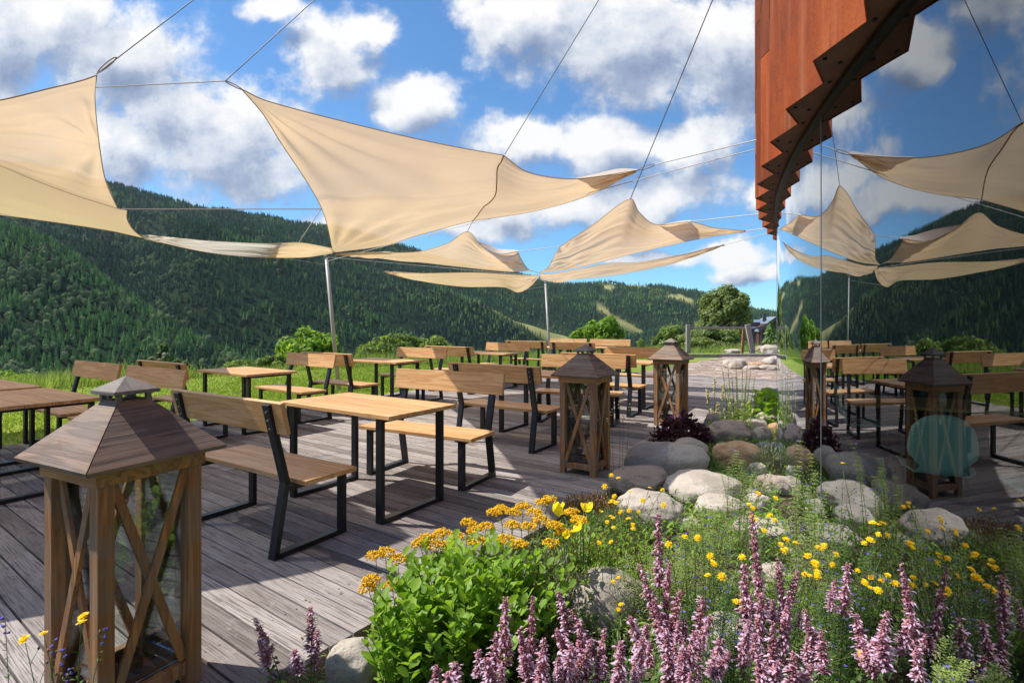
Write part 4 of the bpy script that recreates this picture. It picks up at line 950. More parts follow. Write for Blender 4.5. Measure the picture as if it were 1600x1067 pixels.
class SP:                       # many small spindles (buds, calyces, berries)
    def __init__(s): s.a = []
    def add(s, b, d, ln, r, mid=.5): s.a.append((b[0], b[1], b[2], d[0], d[1], d[2], ln, r, mid))
    def build(s, name, mt, parent=None):
        A_ = np.array(s.a); n = len(A_)
        if n == 0: return None
        b = A_[:, :3]; d = A_[:, 3:6]; d /= np.linalg.norm(d, axis=1, keepdims=True)+1e-9
        sd = np.cross(d, np.tile([.3, .2, 1.], (n, 1))); sd /= np.linalg.norm(sd, axis=1, keepdims=True)+1e-9; n2 = np.cross(sd, d); ln = A_[:, 6:7]; r = A_[:, 7:8]; m_ = A_[:, 8:9]
        c = b+d*ln*m_; V = np.stack([b, c+sd*r, c+n2*r, c-sd*r, c-n2*r, b+d*ln], 1).reshape(-1, 3)
        t = np.array([(0,2,1),(0,3,2),(0,4,3),(0,1,4),(5,1,2),(5,2,3),(5,3,4),(5,4,1)])
        return fast_mesh(name, V, (t[None]+(np.arange(n)*6)[:, None, None]).reshape(-1, 3), mt, parent)
rp = random.Random(21)
def U(a, b): return rp.uniform(a, b)
def stem(parent, pts, r0, r1, mt='stem_green', name='stem', n=5):
    mb = MB(); k = len(pts); mb.tube(pts, [r0+(r1-r0)*i/(k-1) for i in range(k)], n); return mb.build(name, mt, parent, smooth=True)
def bez(a, b, lean, k=6):      # stem from a up to b, leaving the ground steeply
    a, b = Vector(a), Vector(b); c = Vector((a.x*.65+b.x*.35+lean[0], a.y*.65+b.y*.35+lean[1], a.z*.35+b.z*.65))
    return [(1-t)**2*a+2*t*(1-t)*c+t*t*b for t in [i/(k-1) for i in range(k)]]
def daisy(lv, sp, c, nrm, rad, npet=16, layers=2):
    nrm = Vector(nrm).normalized(); a = nrm.orthogonal().normalized(); b = nrm.cross(a)
    for L_ in range(layers):
        for i in range(npet):
            t = 6.2832*(i+.5*L_+U(-.3, .3))/npet; d = (a*math.cos(t)+b*math.sin(t))+nrm*(.15+.5*L_)
            lv.add(c, d, rad*(1-.3*L_)*U(.85, 1.1), rad*.34, .08, .1)
    sp.add(Vector(c)-nrm*rad*.55, nrm, rad*.75, rad*.30, .75)

# ---- pink spiked plants (giant hyssop)
def spike_mesh(seed, L_=.2):
    r = random.Random(seed); cal, cor = SP(), LV(); nw = 24
    for k in range(nw):
        f = k/(nw-1)
        if seed % 2 and .12 < f < .2: continue
        z = L_*f; rad = .0185*(1-f**2.2*.7)*(r.uniform(.55, 1.15) if k % 3 else r.uniform(.3, .7)); n_ = int(19*(1-.45*f))
        for i in range(n_):
            t = 6.2832*(i+r.random())/n_; d = Vector((math.cos(t), math.sin(t), r.uniform(.35, .9)))
            b = Vector((math.cos(t)*.002, math.sin(t)*.002, z+r.uniform(-.006, .006)))
            cal.add(b, d, rad*r.uniform(.75, 1.25), .0030, .7)
            if r.random() < .28*(1-f*.6):
                q_ = b+d.normalized()*rad*.95; cor.add(q_, Vector((math.cos(t), math.sin(t), r.uniform(-.1, .4))), r.uniform(.009, .015), .006, .5)
    return cal, cor
spikes = []
for sd_ in range(6):
    a, b = spike_mesh(sd_); A1 = a.build('flower_spike', 'petal_pink'); B1 = b.build('blossom', 'petal_lilac'); spikes.append((A1.data, B1.data))
    for o in (A1, B1): bpy.data.objects.remove(o)
def hyssop(label, tips, leafy=10, mt='leaf_mid'):
    X0 = sum((w(*q[:3]) for q in tips), Vector())/len(tips); base = Vector((X0.x, X0.y+.02, 0)); base.z = soilz(base.x, base.y)-.01
    t = thing('pink_spiked_plant', label, 'flower', base, 0, 'pink spiked plants'); lv = LV()
    for (px, py, Y, ln) in tips:
        top = w(px, py, Y)-base; L_ = ln/FP*Y; foot = Vector((top.x*.55+U(-.07, .07), top.y*.55+U(-.05, .05), 0))
        lean = (U(-.05, .05), U(-.04, .04)); P = bez(foot, top, lean, 8)
        tot_ = (top-foot).length; dirv = (P[-1]-P[-2]).normalized(); s0 = top-dirv*L_
        stem(t, bez(foot, s0, lean, 7)+[top-dirv*.01], .0026, .0012, 'stem_red')
        k = rp.randrange(6); o = bpy.data.objects.new('flower_spike', spikes[k][0]); C.objects.link(o); o.parent = t
        o.location = s0; q_ = dirv.to_track_quat('Z', 'Y').to_euler(); o.rotation_euler = q_; fat = U(1.0, 1.35); o.scale = (fat, fat, L_/.2)
        c = bpy.data.objects.new('blossom', spikes[k][1]); C.objects.link(c); c.parent = o
        PP = bez(foot, s0, lean, 12)
        for j in range(3, 12):
            for sgn in (0, 1):
                th = j*1.57+sgn*3.1416+U(-.3, .3); lv.add(PP[j], (math.cos(th), math.sin(th), U(.1, .5)), U(.025, .05)*(1.2-j/14), U(.012, .02), U(.3, .7))
        # small side spikes
        if ln > 75:
            for q3 in range(rp.choice((1, 2))):
                th = U(0, 6.28); b0 = PP[U(0, 1) < .5 and 9 or 10]; e = b0+Vector((math.cos(th)*.045, math.sin(th)*.03, U(.04, .08)))
                stem(t, [b0, b0.lerp(e, .5)+Vector((0, 0, -.008)), e], .0013, .001, 'stem_red'); kk_ = rp.randrange(6)
                o = bpy.data.objects.new('flower_spike', spikes[kk_][0]); C.objects.link(o); o.parent = t; o.location = e; sc3 = U(.28, .4); o.scale = (sc3*2.2, sc3*2.2, sc3)
                c = bpy.data.objects.new('blossom', spikes[kk_][1]); C.objects.link(c); c.parent = o
    lv.build('foliage', mt, t)
    return t
hyssop('pink spiked clump right of the round leaved green bush, spikes leaning left', [(790,938,1.72,105),(832,935,1.78,110),(775,990,1.62,80),(812,985,1.66,90),(850,1000,1.6,95),(760,1030,1.55,60)])
hyssop('pink spikes in front of the big grey boulder', [(873,925,1.95,62),(893,955,1.9,70),(870,985,1.7,80),(905,975,1.7,90),(925,1000,1.65,90),(945,985,1.7,85),(893,1010,1.6,80)])
hyssop('small pink spikes low at the foot of the round leaved bush', [(682,1040,1.62,50),(712,1035,1.6,40),(700,1052,1.55,40)])
hyssop('tall pink spikes left of the two tallest, right of the big grey boulder', [(1029,805,1.95,105),(1000,885,1.85,110),(1046,880,1.85,120),(1022,940,1.7,120),(1062,925,1.78,100),(985,965,1.66,90),(1040,985,1.6,95),(1003,1000,1.55,90),(970,1005,1.5,80)])
hyssop('pink spikes leaning over the beige flat stone', [(1098,935,1.75,80),(1110,965,1.7,75),(1125,1000,1.62,60),(1085,990,1.6,85),(1140,1020,1.58,50),(1068,1005,1.55,80)])
hyssop('tallest double column of pink spikes in the middle of the right foreground', [(1175,806,1.95,150),(1163,885,1.85,110),(1215,876,1.9,110),(1190,930,1.75,120),(1247,893,1.88,90),(1232,935,1.75,110),(1208,975,1.65,110),(1170,975,1.62,100),(1258,955,1.7,80)])
hyssop('lower pink spikes near the bottom edge, right of the beige stone', [(1185,1025,1.5,60),(1268,1040,1.5,60),(1240,1020,1.52,70),(1215,1035,1.48,50),(1283,985,1.65,60)])
hyssop('slim pink spike with a gap, second from the right', [(1325,883,1.88,80),(1338,960,1.85,60),(1345,995,1.7,55),(1368,1000,1.66,60),(1378,990,1.62,60)])
hyssop('rightmost tall pink spike with dark red stem', [(1409,885,1.85,140),(1386,957,1.8,55),(1432,1015,1.7,60),(1425,960,1.78,70)])
hyssop('thin pink spikes growing at the deck corner, left of the light boulder', [(398,967,1.9,55),(405,1000,1.85,45),(485,950,1.92,60),(497,985,1.88,60),(460,1015,1.8,35)])

# ---- boulders
from mathutils import noise as mn
def ico(): 
    bm = bmesh.new(); bmesh.ops.create_icosphere(bm, subdivisions=5, radius=1); V = [v.co.copy() for v in bm.verts]; F = [tuple(v.index for v in f.verts) for f in bm.faces]; bm.free(); return V, F
IV, IF_ = ico()
def boulder(label, x0, x1, yt, yb, mt, depth=.85, seed=0, cat='boulder', angl=.16, zb=-.06):
    Yf = FP*(HC-zb)/(yb-HY); wd = (x1-x0)/FP*Yf; dp = wd*depth; Yc = Yf+dp*.42; wd = (x1-x0)/FP*(Yf+dp*.2); zt = HC+(HY-yt)/FP*(Yc)
    hh = max(zt-zb+.03, .05); X = ((x0+x1)/2-800)/FP*(Yf+dp*.2); c = Vector((X, Yc, zb-.03)); seed = seed or hash_(label); V = []
    off_ = Vector((seed*3.1 % 50, seed*7.7 % 50, seed*1.3 % 50)); rz = Matrix.Rotation(U(-.35, .35), 3, 'Z')
    for p in IV:
        s = 1+angl*1.5*mn.noise(p*.9+off_)+angl*.7*mn.noise(p*2.1+off_)+.03*mn.noise(p*6+off_)
        q = Vector((math.copysign(abs(p.x)**.86, p.x), math.copysign(abs(p.y)**.9, p.y), math.copysign(abs(p.z)**.82, p.z)))*s
        q = rz @ Vector((q.x*wd/2, q.y*dp/2, q.z*hh*.5)); q.z = max(q.z+hh*.5, -.04); V.append(q)
    mxz = max(q.z for q in V); k = hh/mxz; me = bpy.data.meshes.new('boulder'); me.from_pydata([(q.x, q.y, q.z*k) for q in V], [], IF_); me.shade_smooth(); me.materials.append(M[mt])
    o = bpy.data.objects.new(cat, me); C.objects.link(o); o.location = c; return tag(o, label, cat)
def hash_(s): return sum((i+1)*ord(ch) for i, ch in enumerate(s)) % 997+1
for a in (('broad smooth grey boulder beside the middle lantern', 988,1110,690,757,'stone_grey'),
 ('darker grey boulder peeping out behind the broad smooth one', 1050,1108,686,728,'stone_grey'),
 ('large brownish grey boulder with mossy marks behind the orange one', 1108,1186,656,702,'stone_brown'),
 ('rounded orange brown boulder in the middle of the bed', 1123,1190,686,735,'stone_orange'),
 ('flat grey brown boulder below the broad smooth grey one', 955,1048,729,776,'stone_brown'),
 ('long whitish boulder lying across the middle of the bed', 1046,1168,736,794,'stone_white'),
 ('smooth pale boulder among yellow flowers, left of the long whitish one', 972,1076,768,838,'stone_white'),
 ('pale rounded boulder below the long whitish one, behind feathery leaves', 1096,1172,775,822,'stone_white'),
 ('big rough grey boulder in the foreground behind the pink spikes', 896,1014,886,1008,'stone_grey'),
 ('grey boulder partly hidden on the left of the big rough one', 842,912,914,985,'stone_grey'),
 ('light grey boulder at the bottom edge beside the deck corner', 508,590,998,1090,'stone_white'),
 ('low grey boulder with white patches behind the purple leaved plant', 1106,1162,645,674,'stone_grey'),
 ('long peach coloured stone on top of the brownish boulder', 1148,1204,654,682,'stone_white'),
 ('small white veined stone close to the glass', 1184,1222,644,668,'stone_grey'),
 ('small orange stone beside the glass wall', 1200,1222,660,682,'stone_orange'),
 ('small peach stone left of the small orange one', 1180,1208,667,696,'stone_white'),
 ('slate grey boulder behind the dark green leaves by the glass', 1184,1224,607,638,'stone_slate'),
 ('small dark slate by the silvery herbs near the glass', 1186,1222,690,716,'stone_slate'),
 ('flat beige stone near the bottom edge under pink spikes', 1096,1186,958,1080,'stone_white'),
 ('reddish brown flat stone against the foot of the glass', 1186,1238,742,776,'stone_brown'),
 ('pale stone half hidden by feathery stems below the reddish one', 1150,1240,812,850,'stone_white'),
 ('small pale stone between the orange boulder and the reddish flat one', 1172,1200,722,748,'stone_white'),
 ('beige stone low among the yellow flowers, right of the smooth pale boulder', 1052,1098,806,840,'stone_white'),
 ('rounded beige stone right of the long whitish boulder', 1168,1206,772,806,'stone_white'),
 ('half hidden pale stone in front of the dense yellow hawkweed', 1180,1240,880,925,'stone_white'),
 ('grey stone at the foot of the tall stemmed weeds', 1090,1130,668,684,'stone_grey')):
    boulder(*a[:5], a[5])
for a in (('far white stone left of the loose stone row on the paving', 1134,1169,561,578,'stone_white'),('low pale stone second from left in the far stone row', 1163,1190,570,579,'stone_white'),
 ('tan stone leaning behind the far row', 1173,1198,565,575,'stone_orange'),('flat pale stone at the right of the far row', 1188,1219,570,580,'stone_white'),('high rounded stone of the far row, next to the glass edge', 1196,1223,556,571,'stone_white'),
 ('tall pale stone on the grass behind the timber kerb', 1193,1222,538,557,'stone_white'),('smaller tan stone beside the tall one on the grass', 1184,1204,540,551,'stone_brown'),
 ('long low stone on the grass under the timber frame', 1134,1161,545,552.5,'stone_white')): boulder(*a[:5], a[5], zb=-.03)
pebbles = MB()
for i in range(300):
    n_ = U(-1, 11.5); b_ = U(BED_B+.05, BED_B+1.6); p = nb(b_, n_); 
    if math.hypot(p.x-BC.x, p.y-BC.y) < BR+.04: continue
    s = U(.012, .04)*(1+.05*n_); z = soilz(p.x, p.y); rt = Matrix.Rotation(U(0, 6), 3, 'Z')
    V = [rt @ Vector((q.x*s*U(.9, 1.3), q.y*s, q.z*s*.6)) + Vector((p.x, p.y, z+s*.2)) for q in IV[:42]] if False else None
    k = 8; V = [Vector((math.cos(6.283*j/k)*s*q_*U(.85, 1.1), math.sin(6.283*j/k)*s*.8*q_*U(.85, 1.1), h_*s))+Vector((p.x, p.y, z)) for q_, h_ in ((1, -.1), (.95, .35), (.5, .62)) for j in range(k)]
    pebbles.add(V, [(a_*k+j, a_*k+(j+1) % k, (a_+1)*k+(j+1) % k, (a_+1)*k+j) for a_ in range(2) for j in range(k)]+[tuple(2*k+j for j in range(k))])
tag(pebbles.build('pebbles', 'stone_grey', smooth=True), 'loose pebbles and chippings strewn over the bed', 'pebbles', kind='stuff')

# ---- round leaved green bush
def ground_at(X, Y): return Vector((X, Y, soilz(X, Y)))
def leafy_clump(name, label, cat, base, n_, rad, h, mt, leafsize, leafshape=.5, per=14, flare=.6, smt='stem_green', droop=.25, elev=.5, hv=.25, sect=1.0, group=None):
    t = thing(name, label, cat, base, U(0, 6) if sect == 1.0 else 0, group); lv = LV()
    for i in range(n_):
        th = U(0, 6.283); q = math.sqrt(U(0, 1))*rad; foot = Vector((math.cos(th)*q*.55, math.sin(th)*q*.55, -.02)); hh = h*U(1-hv, 1.0)*(1-.25*(q/rad)**2)
        top = Vector((math.cos(th)*q*(1+flare*.3), math.sin(th)*q*(1+flare*.3), hh)); P = bez(foot, top, (0, 0), per+2)
        if n_ <= 90: stem(t, P[::max(1, per//4)]+[P[-1]], .003*h/.4, .0012, smt, n=4)
        for j in range(2, per+2):
            a = j*2.4+U(-.5, .5); f_ = j/(per+1); d = Vector((math.cos(a), math.sin(a), elev+U(-.25, .35)+.6*(f_ > .9))); s = leafsize*U(.7, 1.15)*(.65+.5*math.sin(math.pi*min(f_, .95)))
            lv.add(P[j], d, s, s*leafshape, droop*U(.4, 1.5))
    lv.build('foliage', mt, t); return t
b_ = ground_at(-.17, 2.17); leafy_clump('green_bush', 'dense fresh green bush with rounded leaves in the foreground', 'bush', b_, 90, .35, .52, 'leaf_bright', .072, .6, 17, .5, droop=.1, elev=.85)
leafy_clump('green_bush', 'smaller side shoot of rounded leaves beside the deck edge', 'bush', ground_at(-.36, 1.98), 40, .18, .40, 'leaf_bright', .062, .6, 15, .5, droop=.1, elev=.75)
leafy_clump('grey_green_plant', 'grey green stems with narrow leaves rising right of the rounded bush', 'plant', ground_at(.12, 2.32), 34, .17, .50, 'leaf_grey', .05, .28, 16, .4, droop=.05, elev=.9)
# ---- golden flat topped flowers
def golden(label, heads, base):
    base = ground_at(*base); t = thing('golden_flower_plant', label, 'flower', base, 0, 'golden flat topped flowers'); lv = LV()
    for (px, py, Y) in heads:
        top = w(px, py, Y)-base; foot = Vector((top.x*.5, top.y*.5, -.02)); P = bez(foot, top, (U(-.02, .02), U(-.02, .02)), 14); stem(t, P[::3]+[P[-1]], .0022, .0014)
        for j in range(3, 14):
            for q in range(3): a = U(0, 6.283); lv.add(P[j], (math.cos(a), math.sin(a), U(.4, 1.3)), U(.025, .045), .005, .2)
        hd = SP()
        for k in range(110):
            a = U(0, 6.283); q = math.sqrt(U(0, 1))*.040; c = top+Vector((math.cos(a)*q, math.sin(a)*q, .012-q*.35+U(-.008, .008))); hd.add(c-Vector((0, 0, .005)), (U(-.6, .6), U(-.6, .6), 1), U(.009, .015), U(.0035, .006), .65)
        hd.build('flower_head', 'petal_gold', t)
    lv.build('foliage', 'leaf_grey', t)
golden('golden flower heads hanging over the deck edge, leftmost of the golden ones', [(602,862,2.35),(586,868,2.36),(622,872,2.33),(580,905,2.3),(574,918,2.28),(612,915,2.25)], (-.5, 2.4))
golden('golden flower heads behind the left half of the rounded bush', [(668,840,2.45),(690,832,2.5),(712,838,2.5),(680,850,2.42),(655,848,2.45),(705,850,2.4),(742,828,2.55),(760,822,2.6),(745,845,2.4),(772,800,2.65),(732,816,2.6)], (-.25, 2.55))
golden('golden flower heads behind the right half of the rounded bush', [(783,795,2.7),(802,800,2.65),(818,790,2.7),(834,800,2.6),(845,812,2.55),(800,820,2.5),(790,842,2.4),(826,822,2.5),(812,850,2.35),(848,785,2.75),(858,780,2.75)], (.02, 2.6))
golden('golden flower heads mixed among the lemon yellow blossoms', [(866,820,2.5),(880,832,2.5),(893,800,2.65),(860,848,2.4),(905,812,2.55)], (.24, 2.55))
# ---- evening primrose with big lemon blossoms
def primrose(label, flowers, base, rad=.2, h=.4, n_=42):
    t = leafy_clump('evening_primrose', label, 'flower', ground_at(*base), n_, rad, h, 'leaf_bright', .062, .26, 12, .8, 'stem_red', .15, .7, .45, sect=0); b0 = t.location
    for (px, py, Y, r_) in flowers:
        c = w(px, py, Y)-b0; stem(t, bez((c.x*.5, c.y*.5, 0), c, (0, 0), 6), .0025, .0018); fl = MB(); nrm = Vector((U(-.8, .5), U(-.7, .1), U(.35, 1))).normalized(); a = nrm.orthogonal().normalized(); b = nrm.cross(a)
        V = []; nr2, nt2 = 7, 32; ph = U(0, 6)
        for j in range(nr2):
            f_ = j/(nr2-1)
            for i in range(nt2):
                th = 6.2832*i/nt2; lobe = 1-.20*f_*abs(math.cos(2*th+ph))**6+.05*f_*math.sin(7*th+ph*3); rr_ = r_*f_*lobe
                V.append(c+(a*math.cos(th)+b*math.sin(th))*rr_+nrm*r_*(.85*f_**1.5+.10*f_*math.sin(5*th+ph)-.16*f_*abs(math.cos(2*th+ph))**6))
        fl.add(V, [(j*nt2+i, j*nt2+(i+1) % nt2, (j+1)*nt2+(i+1) % nt2, (j+1)*nt2+i) for j in range(nr2-1) for i in range(nt2)])
        fl.build('blossom', 'petal_lemon', t, smooth=True)
    return t
primrose('leafy plant with large lemon yellow cup blossoms', [(866,798,2.62,.036),(876,796,2.7,.03),(907,827,2.5,.034),(912,797,2.7,.03),(925,794,2.72,.028),(884,836,2.45,.018)], (.34, 2.62), .2, .42)
primrose('fresh green willow leaved shoots right of the lemon blossoms', [(938,800,2.7,.012)], (.56, 2.75), .22, .36, 36)
primrose('willow leaved green tuft between the pale boulders and the pink spikes', [], (.93, 2.35), .16, .24, 24)
# ---- rusty heath tuft, purple leaved plant, low greens
def tuft(name, label, cat, base, n_, rad, h, mt, ls, shape=.3, group=None, flowers=None):
    t = thing(name, label, cat, base, 0, group); lv = LV()
    for i in range(n_):
        a = U(0, 6.283); e = math.acos(U(.05, 1)); q = U(.55, 1)**.5; d = Vector((math.cos(a)*math.sin(e), math.sin(a)*math.sin(e), math.cos(e)))
        bl = 1+.3*mn.noise(d*2.5+Vector(base)); p = Vector((d.x*rad*q*bl, d.y*rad*q*bl, d.z*h*q*bl)); a2 = U(0, 6.283)
        lv.add(p, d+Vector((math.cos(a2)*.7, math.sin(a2)*.7, U(0, .6))), ls*U(.6, 1.2), ls*shape, .15)
    lv.build('foliage', mt, t)
    for k in range(7): a = k*.9; e = Vector((math.cos(a)*rad*.7, math.sin(a)*rad*.7, h*.75)); stem(t, [(0, 0, -.03), e*.5, e], .003, .001)
    if flowers:
        fm, nf, fs = flowers
        for i in range(nf):
            a = U(0, 6.283); e = math.acos(U(.3, 1)); c = Vector((math.cos(a)*math.sin(e)*rad*1.05, math.sin(a)*math.sin(e)*rad*1.05, math.cos(e)*h*1.08)); l2, s2 = LV(), SP(); daisy(l2, s2, c, (0, -.5, 1), fs, 5, 1); l2.build('blossom', fm, t)
    return t
def tpx(px, py, z=0.0): p = G(px, py, z); return Vector((p.x, p.y, soilz(p.x, p.y)))
tuft('heath_plant', 'rusty brown and green low shrub at the deck edge, above the lemon blossoms', 'shrub', tpx(925,806), 2600, .30, .22, 'leaf_rust', .022, .4)
tuft('heath_plant', 'dry brownish herb cushion between the rusty shrub and the pale boulder', 'shrub', tpx(972,832), 1500, .2, .17, 'leaf_grey', .026, .25)
tuft('purple_leaved_plant', 'dark purple leaved plant in front of the farthest lantern', 'plant', tpx(1066,690), 1500, .34, .42, 'leaf_purple', .055, .8, flowers=('petal_violet', 9, .03))
tuft('green_tuft', 'fresh green leaves right of the purple plant', 'plant', tpx(1107,682), 500, .18, .26, 'leaf_pale', .07, .35)
tuft('green_tuft', 'soft green ferny cushion under the purple leaved plant', 'plant', tpx(1070,712), 1800, .36, .14, 'leaf_mid', .035, .3, flowers=('petal_violet', 5, .03))
tuft('green_tuft', 'feathery green cushion at the foot of the middle lantern', 'plant', tpx(960,748), 2200, .30, .12, 'leaf_mid', .03, .22)
tuft('green_tuft', 'green cushion between the broad grey boulder and the orange one', 'plant', tpx(1108,742), 1500, .22, .16, 'leaf_mid', .03, .35)
tuft('broad_leaf_plant', 'glossy dark green broad leaves in front of the slate boulder', 'plant', tpx(1200,658), 150, .26, .42, 'leaf_bright', .14, .6)
tuft('silver_tuft', 'small silvery herb beside the big rough boulder', 'plant', tpx(1020,1010), 900, .12, .12, 'leaf_grey', .022, .3)
tuft('silver_tuft', 'grey herb with dry seed heads beside the orange boulder', 'plant', tpx(1205,735), 900, .22, .26, 'leaf_grey', .05, .12)
# ---- tall slender weeds in front of the paving
def slender(label, stems_, base_px, mt, flower=None, name='tall_weed', cat='weed', ls=.05, r_=.004, group=None, per=34, shape=.22):
    b0 = tpx(*base_px); t = thing(name, label, cat, b0, 0, group); lv = LV(); sp_ = SP()
    for (px, py, dx) in stems_:
        Y = b0.y+U(-.12, .12)+dx; top = w(px, py, Y)-b0; foot = Vector((top.x*.6, top.y*.5, -.02)); P = bez(foot, top, (U(-.02, .02), 0), per); stem(t, P[::5]+[P[-1]], r_, r_*.4, n=4)
        for j in range(2, per):
            f_ = j/per
            for q in range(3): a = U(0, 6.283); s = ls*(1.15-.85*f_)*U(.6, 1.2); lv.add(P[j], (math.cos(a), math.sin(a), U(.3, 1.1)), s, s*shape, .2)
            if flower and f_ > flower[1]:
                for q in range(2): a = U(0, 6.283); sp_.add(P[j], (math.cos(a), math.sin(a), .4), flower[2], flower[2]*.4, .6)
    lv.build('foliage', mt, t)
    if flower: sp_.build('blossom', flower[0], t)
    return t
slender('tall slender green stems in front of the flagstone paving', [(1128,575,0),(1137,568,0),(1143,582,0),(1150,563,0),(1160,572,.1),(1168,566,0),(1173,578,0),(1152,590,0),(1135,600,.1),(1165,600,0),(1180,590,.1),(1185,610,0)], (1152,668), 'leaf_pale', ls=.075, r_=.006)
slender('cream yellow flowering stems left of the tall slender green ones', [(1117,592,0),(1129,603,0),(1105,610,0),(1122,630,0),(1112,640,0)], (1121,660), 'leaf_mid', ('petal_cream', .6, .03), ls=.06)
slender('leafy bushy base of weeds by the low grey boulder', [(1140,630,0),(1150,625,0),(1160,632,0),(1170,628,0),(1178,640,0),(1132,640,0),(1145,645,0),(1165,645,0),(1125,645,0),(1155,640,0)], (1152,676), 'leaf_pale', ('petal_cream', .85, .02), ls=.09, shape=.3)
slender('thin pale weed with fine flower heads beside the middle lantern', [(968,628,0),(985,632,0),(955,640,0),(974,650,0),(950,655,0),(980,690,0)], (966,752), 'leaf_pale', ('petal_cream', .86, .018), ls=.018, r_=.0022, per=24)
# ---- yellow hawkweed: thin forked stems with daisy heads
def hawkweed(label, heads, base, mt='leaf_mid', hr=.019, leafn=26, blue=0, fmat='petal_yellow'):
    b0 = Vector((base[0], base[1], soilz(*base))); t = thing('yellow_hawkweed', label, 'flower', b0, 0, 'yellow hawkweed plants'); lv = LV(); buds = SP()
    for (px, py, Y) in heads:
        top = w(px, py, Y)-b0; foot = Vector((top.x*.35+U(-.03, .03), top.y*.35+U(-.02, .02), -.02)); P = bez(foot, top, (U(-.05, .05), U(-.03, .03)), 9); stem(t, P, .0022, .0009, n=4)
        fl, sp_ = LV(), SP(); nr_ = Vector((U(-.5, .3), U(-.8, .1), 1)); daisy(fl, sp_, top, nr_, hr*U(.75, 1.15)); fl.build('blossom', fmat, t)
        for k in range(3):
            p = P[rp.choice((5, 6, 7))]; e = p+Vector((U(-.05, .05), U(-.04, .04), U(.02, .06))); stem(t, [p, p.lerp(e, .5), e], .001, .0007, n=3); buds.add(e-Vector((0, 0, .004)), (0, 0, 1), .012, .0035, .4)
        for j in range(1, 7):
            for q in range(2): a = U(0, 6.283); s = U(.02, .045)*(1.2-j/9); lv.add(P[j], (math.cos(a), math.sin(a), .6), s, s*.25, .3)
    lv.build('foliage', mt, t); buds.build('blossom', 'seed_brown', t); return t  # the brown spindles are closed buds, not open blossom
def rnd_heads(n_, x0, x1, y0, y1, Y0, Y1): return [(U(x0, x1), (lambda v: y0+(y1-y0)*v)(f_ := U(0, 1)), Y1+(Y0-Y1)*f_) for _ in range(n_)]
hawkweed('yellow hawkweed in front of the flat grey brown boulder', [(955,742,3.2),(966,747,3.2),(985,768,3.0),(1015,762,3.1),(1035,765,3.1),(945,760,3.1),(960,775,3.0)]+rnd_heads(5, 950,1040,765,800,2.7,3.0), (.55, 3.0))
hawkweed('yellow hawkweed scattered left of the smooth pale boulder', rnd_heads(13, 935,1010,790,850,2.3,2.7), (.45, 2.5), 'leaf_bright', .014)
hawkweed('yellow hawkweed in front of the long whitish boulder', [(1212,778,2.7),(1186,775,2.8),(1210,812,2.55),(1185,770,2.8),(1203,805,2.5)]+rnd_heads(5, 1150,1220,780,830,2.4,2.7), (1.1, 2.6))
hawkweed('thin stemmed yellow hawkweed standing before the glass, two lit heads highest', [(1319,724,2.6),(1334,726,2.6),(1363,816,2.2),(1360,843,2.1)], (1.45, 2.45), 'leaf_pale')
hawkweed('dense yellow hawkweed between the two tall pink clumps', [(1243,848,2.2),(1262,868,2.15),(1275,880,2.1),(1220,850,2.2)]+rnd_heads(14, 1215,1310,840,905,2.0,2.25), (1.05, 2.2), hr=.017)
hawkweed('yellow hawkweed right of the dense one, before the rightmost pink spike', rnd_heads(14, 1335,1400,812,925,1.95,2.2), (1.25, 2.1), hr=.016)
hawkweed('pair of bright yellow heads left of the tallest pink spikes', [(1106,898,2.0),(1128,900,2.0),(1110,868,2.1),(1115,880,2.05),(1160,870,2.0),(1090,840,2.2),(1070,838,2.2),(1045,850,2.1),(1345,1022,1.7),(1152,940,1.9)], (.75, 2.05), 'leaf_bright')
hawkweed('yellow heads on thin stalks in front of the big rough boulder', [(966,902,2.05),(958,908,2.05),(966,952,1.95),(971,944,1.95)], (.36, 1.95), 'leaf_mid', .013)
hawkweed('two yellow blooms rising in front of the big lantern', [(68,989,1.22),(130,963,1.22),(38,998,1.25),(127,972,1.2)], (-1.05, 1.3), 'leaf_mid', .013)
slender('weed with tiny blue flowers at the bottom left corner', [(8,966,0),(85,1000,0),(100,1015,0),(165,985,0),(110,1045,0)], (60,1230), 'leaf_mid', ('petal_blue', .82, .012), 'blue_flowered_weed', ls=.03, r_=.002, per=22)
# ---- feathery arching stems with blue flowers
def feathery(label, tips, base, mt='leaf_pale', blue=True):
    b0 = Vector((base[0], base[1], soilz(*base))); t = thing('feathery_weed', label, 'weed', b0, 0, 'feathery weeds with small blue flowers'); lv = LV(); bl = LV(); tips = tips+[(px+U(-22, 22), py+U(-8, 30), Y+U(-.1, .1)) for px, py, Y in tips[:6]] if 'seam' not in label else tips
    for (px, py, Y) in tips:
        top = w(px, py, Y)-b0; foot = Vector((top.x*.4+U(-.03, .03), top.y*.4, -.02)); P = bez(foot, top, (U(-.04, .04), U(-.04, .04)), 30)
        stem(t, P[::4]+[P[-1]], .0018, .0008, n=4)
        for j in range(3, 30):
            for q in range(3):
                a = j*2.3+q*2.09+U(-.3, .3); L_ = U(.03, .06)*(1.15-j/45); d = Vector((math.cos(a), math.sin(a), .25))
                for k in range(5):      # a short side frond of tiny leaflets, curling down
                    c = P[j]+d*L_*(k/4)-Vector((0, 0, L_*.5*(k/4)**2)); a2 = a+(1.3 if k % 2 else -1.3)
                    lv.add(c, (math.cos(a2), math.sin(a2), .3), .014, .004, .1)
                if blue and U(0, 1) < .06: c = P[j]+d*L_; [bl.add(c, (math.cos(z_), math.sin(z_), .6), .009, .006, 0) for z_ in (0, 1.6, 3.1, 4.7)]
    lv.build('foliage', mt, t)
    if bl.a: bl.build('blossom', 'petal_blue', t)
